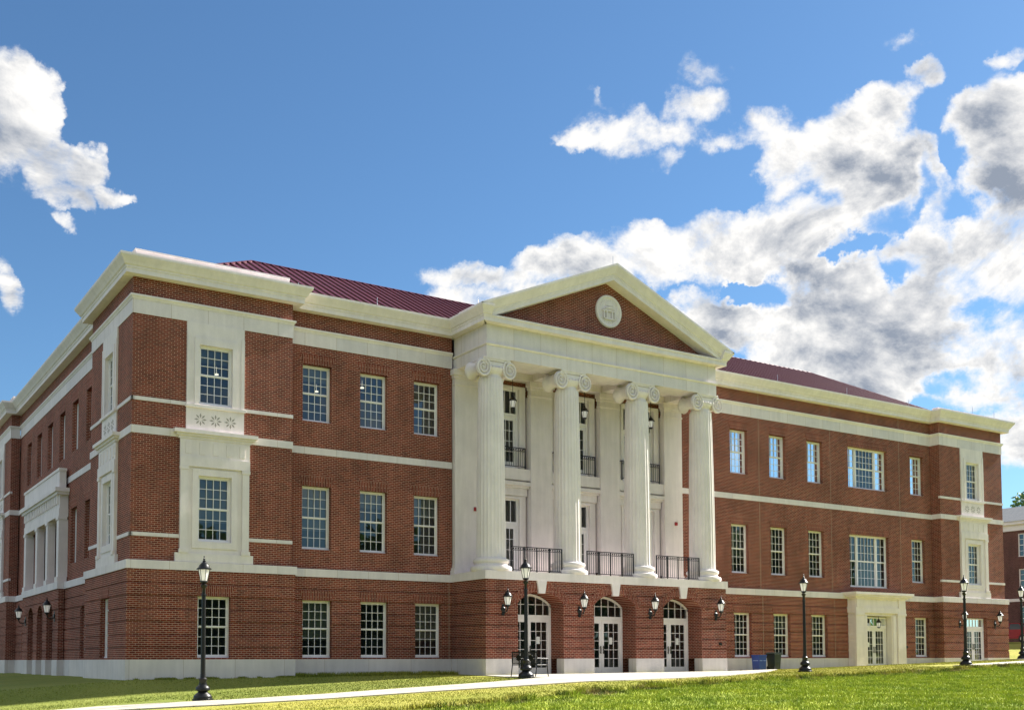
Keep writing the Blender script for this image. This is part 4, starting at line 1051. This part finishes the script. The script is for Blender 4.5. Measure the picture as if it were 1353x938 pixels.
# ------------------------------------------------------------------ bins
def blue_bin(x, y):
    r = empty('recycling_bin', (x, y, gz(x, y)+.03)); tag(r, 'blue square recycling bin standing left of the green bin', 'bin')
    m = MB(); N = 4; m.lathe((0, 0, 0), [(.46, .0), (.47, .02), (.53, .80), (.53, .84), (.49, .84), (.44, .06), (.001, .05)], 4, rot=R(45)); m.build('tub', BLUEP, r)
    m = MB(); m.lathe((0, 0, 0), [(.545, .80), (.56, .80), (.56, .86), (.50, .86)], 4, rot=R(45)); m.build('rim', BLUEP, r)
    m = MB()
    for s_ in (-1, 1): m.box(s_*.2-.14, s_*.2+.14, -.385, -.36, .52, .555)
    m.box(-.37, -.36, -.25, .25, .52, .555) ; m.build('reflective_band', BLUEB, r); return r
def green_bin(x, y):
    r = empty('wheeled_bin', (x, y, gz(x, y)+.03), R(4)); tag(r, 'dark green wheeled bin with a domed lid against the wall', 'bin')
    m = MB(); m.lathe((0, 0, 0), [(.42, .03), (.44, .08), (.53, .84), (.001, .84)], 4, rot=R(45)); m.box(-.30, .30, -.36, -.34, .45, .48); m.build('body', GREENP, r)
    m = MB(); m.prism_xz([(-.42, .845), (.45, .845), (.47, .90), (.36, .96), (-.2, .97), (-.42, .92)], -.40, .40); m.build('lid', GREENP, r)
    m = MB(); m.tube((-.50, -.3, .86), (-.50, .3, .86), .02, 6); m.tube((-.36, -.3, .82), (-.50, -.3, .86), .018, 6); m.tube((-.36, .3, .82), (-.50, .3, .86), .018, 6); m.build('handle', GREENP, r)
    for s_ in (-1, 1): MB().lathe((-.3, s_*.32, .11), [(.11, -.03), (.11, .03)], 16, axis='y').build('wheel', TYRE, r)
    return r
b1_ = blue_bin(29.55, -1.15); b1_.scale = (.66, .66, .86)
b2_ = green_bin(30.62, -1.1); b2_.scale = (.66, .66, .88)

# ------------------------------------------------------------------ brick building beyond the right end
def far_building():
    r = empty('brick_hall', (75, 14, 2.0)); tag(r, 'older brick building with grey shingle roof partly visible beyond the right end', 'building')
    # local frame: x into the building, y along the facade
    def part(nm, mt, m): return m.build(nm, mt, r)
    ops = []
    ys = [-22.6+3.05*i for i in range(13)]
    # wall built as boxes in the x = 0 plane
    m = MB(); h = 9.1
    rows = ((.9, 2.9, 'g'), (4.05, 5.95, 'm'), (6.95, 8.85, 't'))
    zs = [0]; 
    for a, b_, _ in rows: zs += [a, b_]
    zs.append(h)
    for i in range(0, len(zs), 2): m.box(0, .4, -25, 16, zs[i]-(2 if i == 0 else 0), zs[i+1])
    for a, b_, _ in rows:
        prev = -25
        for y in ys: m.box(0, .4, prev, y-.62, a, b_); prev = y+.62
        m.box(0, .4, prev, 16, a, b_)
    m.box(.4, 12, -25, -24.6, -2, h); m.box(.4, 12, 15.6, 16, -2, h)
    part('brick_wall', FARBRICK, m)
    m = MB(); m.box(-.05, .1, -25, 16, 3.28, 3.52); part('stone_band', STONEP, m)
    m = MB(); m.box(-.12, .3, -25, 16, 9.1, 9.6); m.box(-.35, .3, -25, 16, 9.6, 9.86); part('eaves_board', WHITE, m)
    m = MB(); m.add([(-.45, -25.3, 9.8), (-.45, 16.3, 9.8), (5.5, 16.3, 13.4), (5.5, -25.3, 13.4), (12.4, -25.3, 9.8), (12.4, 16.3, 9.8)], [(0, 1, 2, 3), (3, 2, 5, 4), (0, 3, 4), (1, 5, 2), (0, 4, 5, 1)])
    m = MB().add([(-.45, -25.3, 9.86), (-.45, 16.3, 9.86), (2.0, 16.3, 11.35), (2.0, -25.3, 11.35), (12.4, -25.3, 9.86), (12.4, 16.3, 9.86)], [(0, 1, 2, 3), (3, 2, 5, 4), (0, 3, 4), (1, 5, 2), (0, 4, 5, 1)])
    part('shingle_roof', SHINGLE, m)
    wp = None
    for a, b_, _ in rows:
        for y in ys:
            if wp is None or wp[1] != round(b_-a, 2):
                f = MB(); hh = b_-a
                f.box(.06, .16, -.62, -.54, 0, hh); f.box(.06, .16, .54, .62, 0, hh); f.box(.06, .16, -.54, .54, hh-.08, hh); f.box(.02, .16, -.62, .62, -.05, .06); f.box(.08, .14, -.54, .54, hh/2-.03, hh/2+.03)
                f.box(.09, .13, -.19, -.165, .06, hh-.08); f.box(.09, .13, .165, .19, .06, hh-.08)
                for q in (.25, .75): f.box(.09, .13, -.54, .54, hh*q-.012, hh*q+.012)
                wo = f.build('window', WHITE, r); po = MB().add([(.13, -.54, .06), (.13, .54, .06), (.13, .54, hh-.08), (.13, -.54, hh-.08)], [(0, 1, 2, 3)]).build('pane', GLASS, wo)
                wp = (wo, round(hh, 2)); wo.location = (0, y, a)
            else:
                k = copy_tree(wp[0]); k.location = (0, y, a)
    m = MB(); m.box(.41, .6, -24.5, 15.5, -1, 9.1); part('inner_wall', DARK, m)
far_building()

# ------------------------------------------------------------------ parked car
def car(x, y, rz):
    r = empty('parked_car', (x, y, gz(x, y)+.0), rz); tag(r, 'dark red car parked beyond the right end of the hall', 'car')
    side = [(-2.2, .35), (-2.25, .75), (-2.05, .95), (-1.55, 1.0), (-1.0, 1.42), (.35, 1.45), (1.05, 1.02), (1.95, .88), (2.2, .68), (2.2, .35)]
    low = [(-2.2, .32), (2.2, .32), (2.22, .68), (1.95, .88), (1.05, 1.0), (-1.55, 1.0), (-2.1, .95), (-2.25, .75)]
    m = MB(); m.prism_xz(low, -.88, .88); m.build('body', CARRED, r)
    m = MB(); m.add([(-1.5, -.82, 1.0), (1.05, -.82, 1.0), (.3, -.68, 1.44), (-.95, -.68, 1.42), (-1.5, .82, 1.0), (1.05, .82, 1.0), (.3, .68, 1.44), (-.95, .68, 1.42)], [(0, 1, 2, 3), (4, 7, 6, 5), (0, 3, 7, 4), (1, 5, 6, 2)]); m.build('glasshouse', CARGLASS, r)
    m = MB(); m.box(-.97, .32, -.7, .7, 1.42, 1.47); m.build('car_roof', CARRED, r)
    m = MB()
    for s_ in (-1, 1):
        for a, b_ in (((-1.5, 1.0), (-.95, 1.43)), ((1.05, 1.0), (.3, 1.44)), ((-.25, 1.0), (-.25, 1.43))): m.tube((a[0], s_*.83, a[1]), (b_[0], s_*.69, b_[1]), .03, 5)
    m.build('window_pillars', CARRED, r)
    for xx in (-1.35, 1.4):
        for s_ in (-1, 1):
            w_ = MB().lathe((xx, s_*.82, .32), [(.32, -.1), (.32, .1)], 24, axis='y').build('wheel', TYRE, r); MB().lathe((xx, s_*.82, .32), [(.19, -.11), (.19, .11)], 14, axis='y').build('rim', CHROME, w_)
    for s_ in (-1, 1): MB().box(2.18, 2.24, s_*.65-.15, s_*.65+.15, .62, .74).build('headlight', WHITE, r)
car(67.2, 9.3, R(92))

# ------------------------------------------------------------------ tree beyond the far roof
def leaf_cloud(m, c, rad, n, size, seed):
    q = random.Random(seed)
    for _ in range(n):
        while True:
            p = Vector((q.uniform(-1, 1), q.uniform(-1, 1), q.uniform(-1, 1)))
            if .25 < p.length < 1: break
        p = Vector(c)+Vector((p.x*rad[0], p.y*rad[1], p.z*rad[2]))
        a = Vector((q.gauss(0, 1), q.gauss(0, 1), q.gauss(0, 1))).normalized(); b_ = a.orthogonal().normalized(); s_ = size*q.uniform(.6, 1.4)
        m.add([p-a*s_, p+b_*s_*.6, p+a*s_, p-b_*s_*.6], [(0, 1, 2, 3)])
def tree(x, y, z, H, Rr, lb, seed, mat=LEAF, n=26, lv=260, size=.22):
    r = empty('broadleaf_tree', (x, y, z)); tag(r, lb, 'tree'); q = random.Random(seed)
    t_ = MB(); t_.tube((0, 0, 0), (0, 0, H*.55), .35, 8, .22)
    cr = MB()
    for i in range(n):
        a = q.uniform(0, 6.28); zz = H*q.uniform(.42, .95); rr = Rr*math.sqrt(max(.05, 1-((zz/H-.62)/.42)**2))*q.uniform(.2, .85)
        c_ = (rr*math.cos(a), rr*math.sin(a), zz); t_.tube((0, 0, H*q.uniform(.3, .5)), c_, .09, 5, .03)
        s_ = Rr*q.uniform(.22, .4); leaf_cloud(cr, c_, (s_, s_, s_*.75), lv, size, q.random())
    t_.build('trunk', BARK, r); cr.build('crown', mat, r)
tree(92.8, 20.8, 2.0, 15.6, 3.9, 'green tree rising behind the grey roof at the right edge', 5)

# woodland across the lawn behind the camera: seen only as reflections in the panes
m = MB(); q = random.Random(3)
for i in range(46):
    a = R(188+i*3.7)+q.uniform(-.02, .02); d_ = q.uniform(90, 112)
    x, y = -10+d_*math.cos(a), -38+d_*math.sin(a); H = q.uniform(15, 22)
    m.tube((x, y, -1), (x, y, H*.5), .4, 5)
    for k in range(7): leaf_cloud(m, (x+q.uniform(-4, 4), y+q.uniform(-3, 3), H*(.05+.78*k/6)), (5.2, 4.5, H*.2), 150, .95, q.random())
tag(m.build('woodland', LEAFD), 'line of dark trees across the lawn mirrored in the windows', 'woodland', kind='stuff')

# ------------------------------------------------------------------ grass blades
def blades():
    r = np.random.default_rng(4)
    sets = []
    def scatter(n, x0, x1, y0, y1, test, hmin, hmax, wd):
        x = r.uniform(x0, x1, n); y = r.uniform(y0, y1, n); k = test(x, y); x, y = x[k], y[k]
        h = r.uniform(hmin, hmax, len(x)); sets.append((x, y, h, np.full(len(x), wd)))
    ridge = lambda x: np.interp(x, RX, RY)
    nz = lambda x, y: np.sin(x*2.1+np.sin(y*1.7)*1.3)*np.sin(y*2.6+np.cos(x*1.4))
    # camera wedge
    camx, camy = -9.758, -38.283; f2 = np.array([fw.x, fw.y]); r2 = np.array([rt.x, rt.y])
    def inview(x, y):
        dx_, dy_ = x-camx, y-camy; d_ = dx_*f2[0]+dy_*f2[1]; s_ = dx_*r2[0]+dy_*r2[1]
        return (d_ > 20) & (s_/d_ > -.47) & (s_/d_ < .54)
    scatter(330000, -6, 44, -26, -9, lambda x, y: inview(x, y) & (y < ridge(x)+.25*nz(x*2, y*2)) , .035, .085, .014)
    scatter(150000, -6, 44, -17, -9, lambda x, y: inview(x, y) & (abs(y-ridge(x)+.3*nz(x*1.5, y)) < .35) & (nz(x, y) > -.3), .08, .19, .022)
    scatter(220000, -8, 50, -18, -.2, lambda x, y: inview(x, y) & (y > ridge(x)) & ~((y < -8.4) & (y > -10.9) & (x < 13)) & ~((x > 12.0) & (x < 29.4) & (y > -11+.0*x) & (y > -10.8+np.clip(x-15, 0, 20)*.62)) & ~((x > 35) & (y < -5.3) & (y > -8.4)) & ~((x < 0) & (y < -5) & (y > -8.3)), .02, .045, .012)
    scatter(9000, 6.2, 13.2, -.3, .45, lambda x, y: (y < .44) & (nz(x*2, y) > -.3), .06, .20, .014)
    scatter(6000, -.2, 6.2, -.35, -.16, lambda x, y: (nz(x*2, y) > .1), .03, .09, .014)
    scatter(6000, 26.5, 45.2, .1, .44, lambda x, y: (nz(x*2, y) > .2), .03, .10, .014)
    x = np.concatenate([s[0] for s in sets]); y = np.concatenate([s[1] for s in sets]); h = np.concatenate([s[2] for s in sets]); wd = np.concatenate([s[3] for s in sets])
    z = ground(x, y)+.035*np.sin(x*1.3+.7*np.sin(y*.9))*np.sin(y*1.7+x*.4)*sm((-11-y)/3)
    n = len(x); a = r.uniform(0, 6.283, n); lx, ly = r.normal(0, .45, n)*h, r.normal(0, .45, n)*h
    V = np.empty((n, 3, 3)); V[:, 0] = np.stack([x-np.cos(a)*wd, y-np.sin(a)*wd, z-.01], 1); V[:, 1] = np.stack([x+np.cos(a)*wd, y+np.sin(a)*wd, z-.01], 1); V[:, 2] = np.stack([x+lx, y+ly, z+h], 1)
    me = bpy.data.meshes.new('grass'); me.vertices.add(3*n); me.vertices.foreach_set('co', V.ravel())
    me.loops.add(3*n); me.loops.foreach_set('vertex_index', np.arange(3*n)); me.polygons.add(n); me.polygons.foreach_set('loop_start', np.arange(n)*3)
    me.update(calc_edges=True); me.materials.append(BLADE)
    o = bpy.data.objects.new('grass', me); col.objects.link(o); tag(o, 'rough green grass growing over the lawn', 'grass', kind='stuff')
blades()
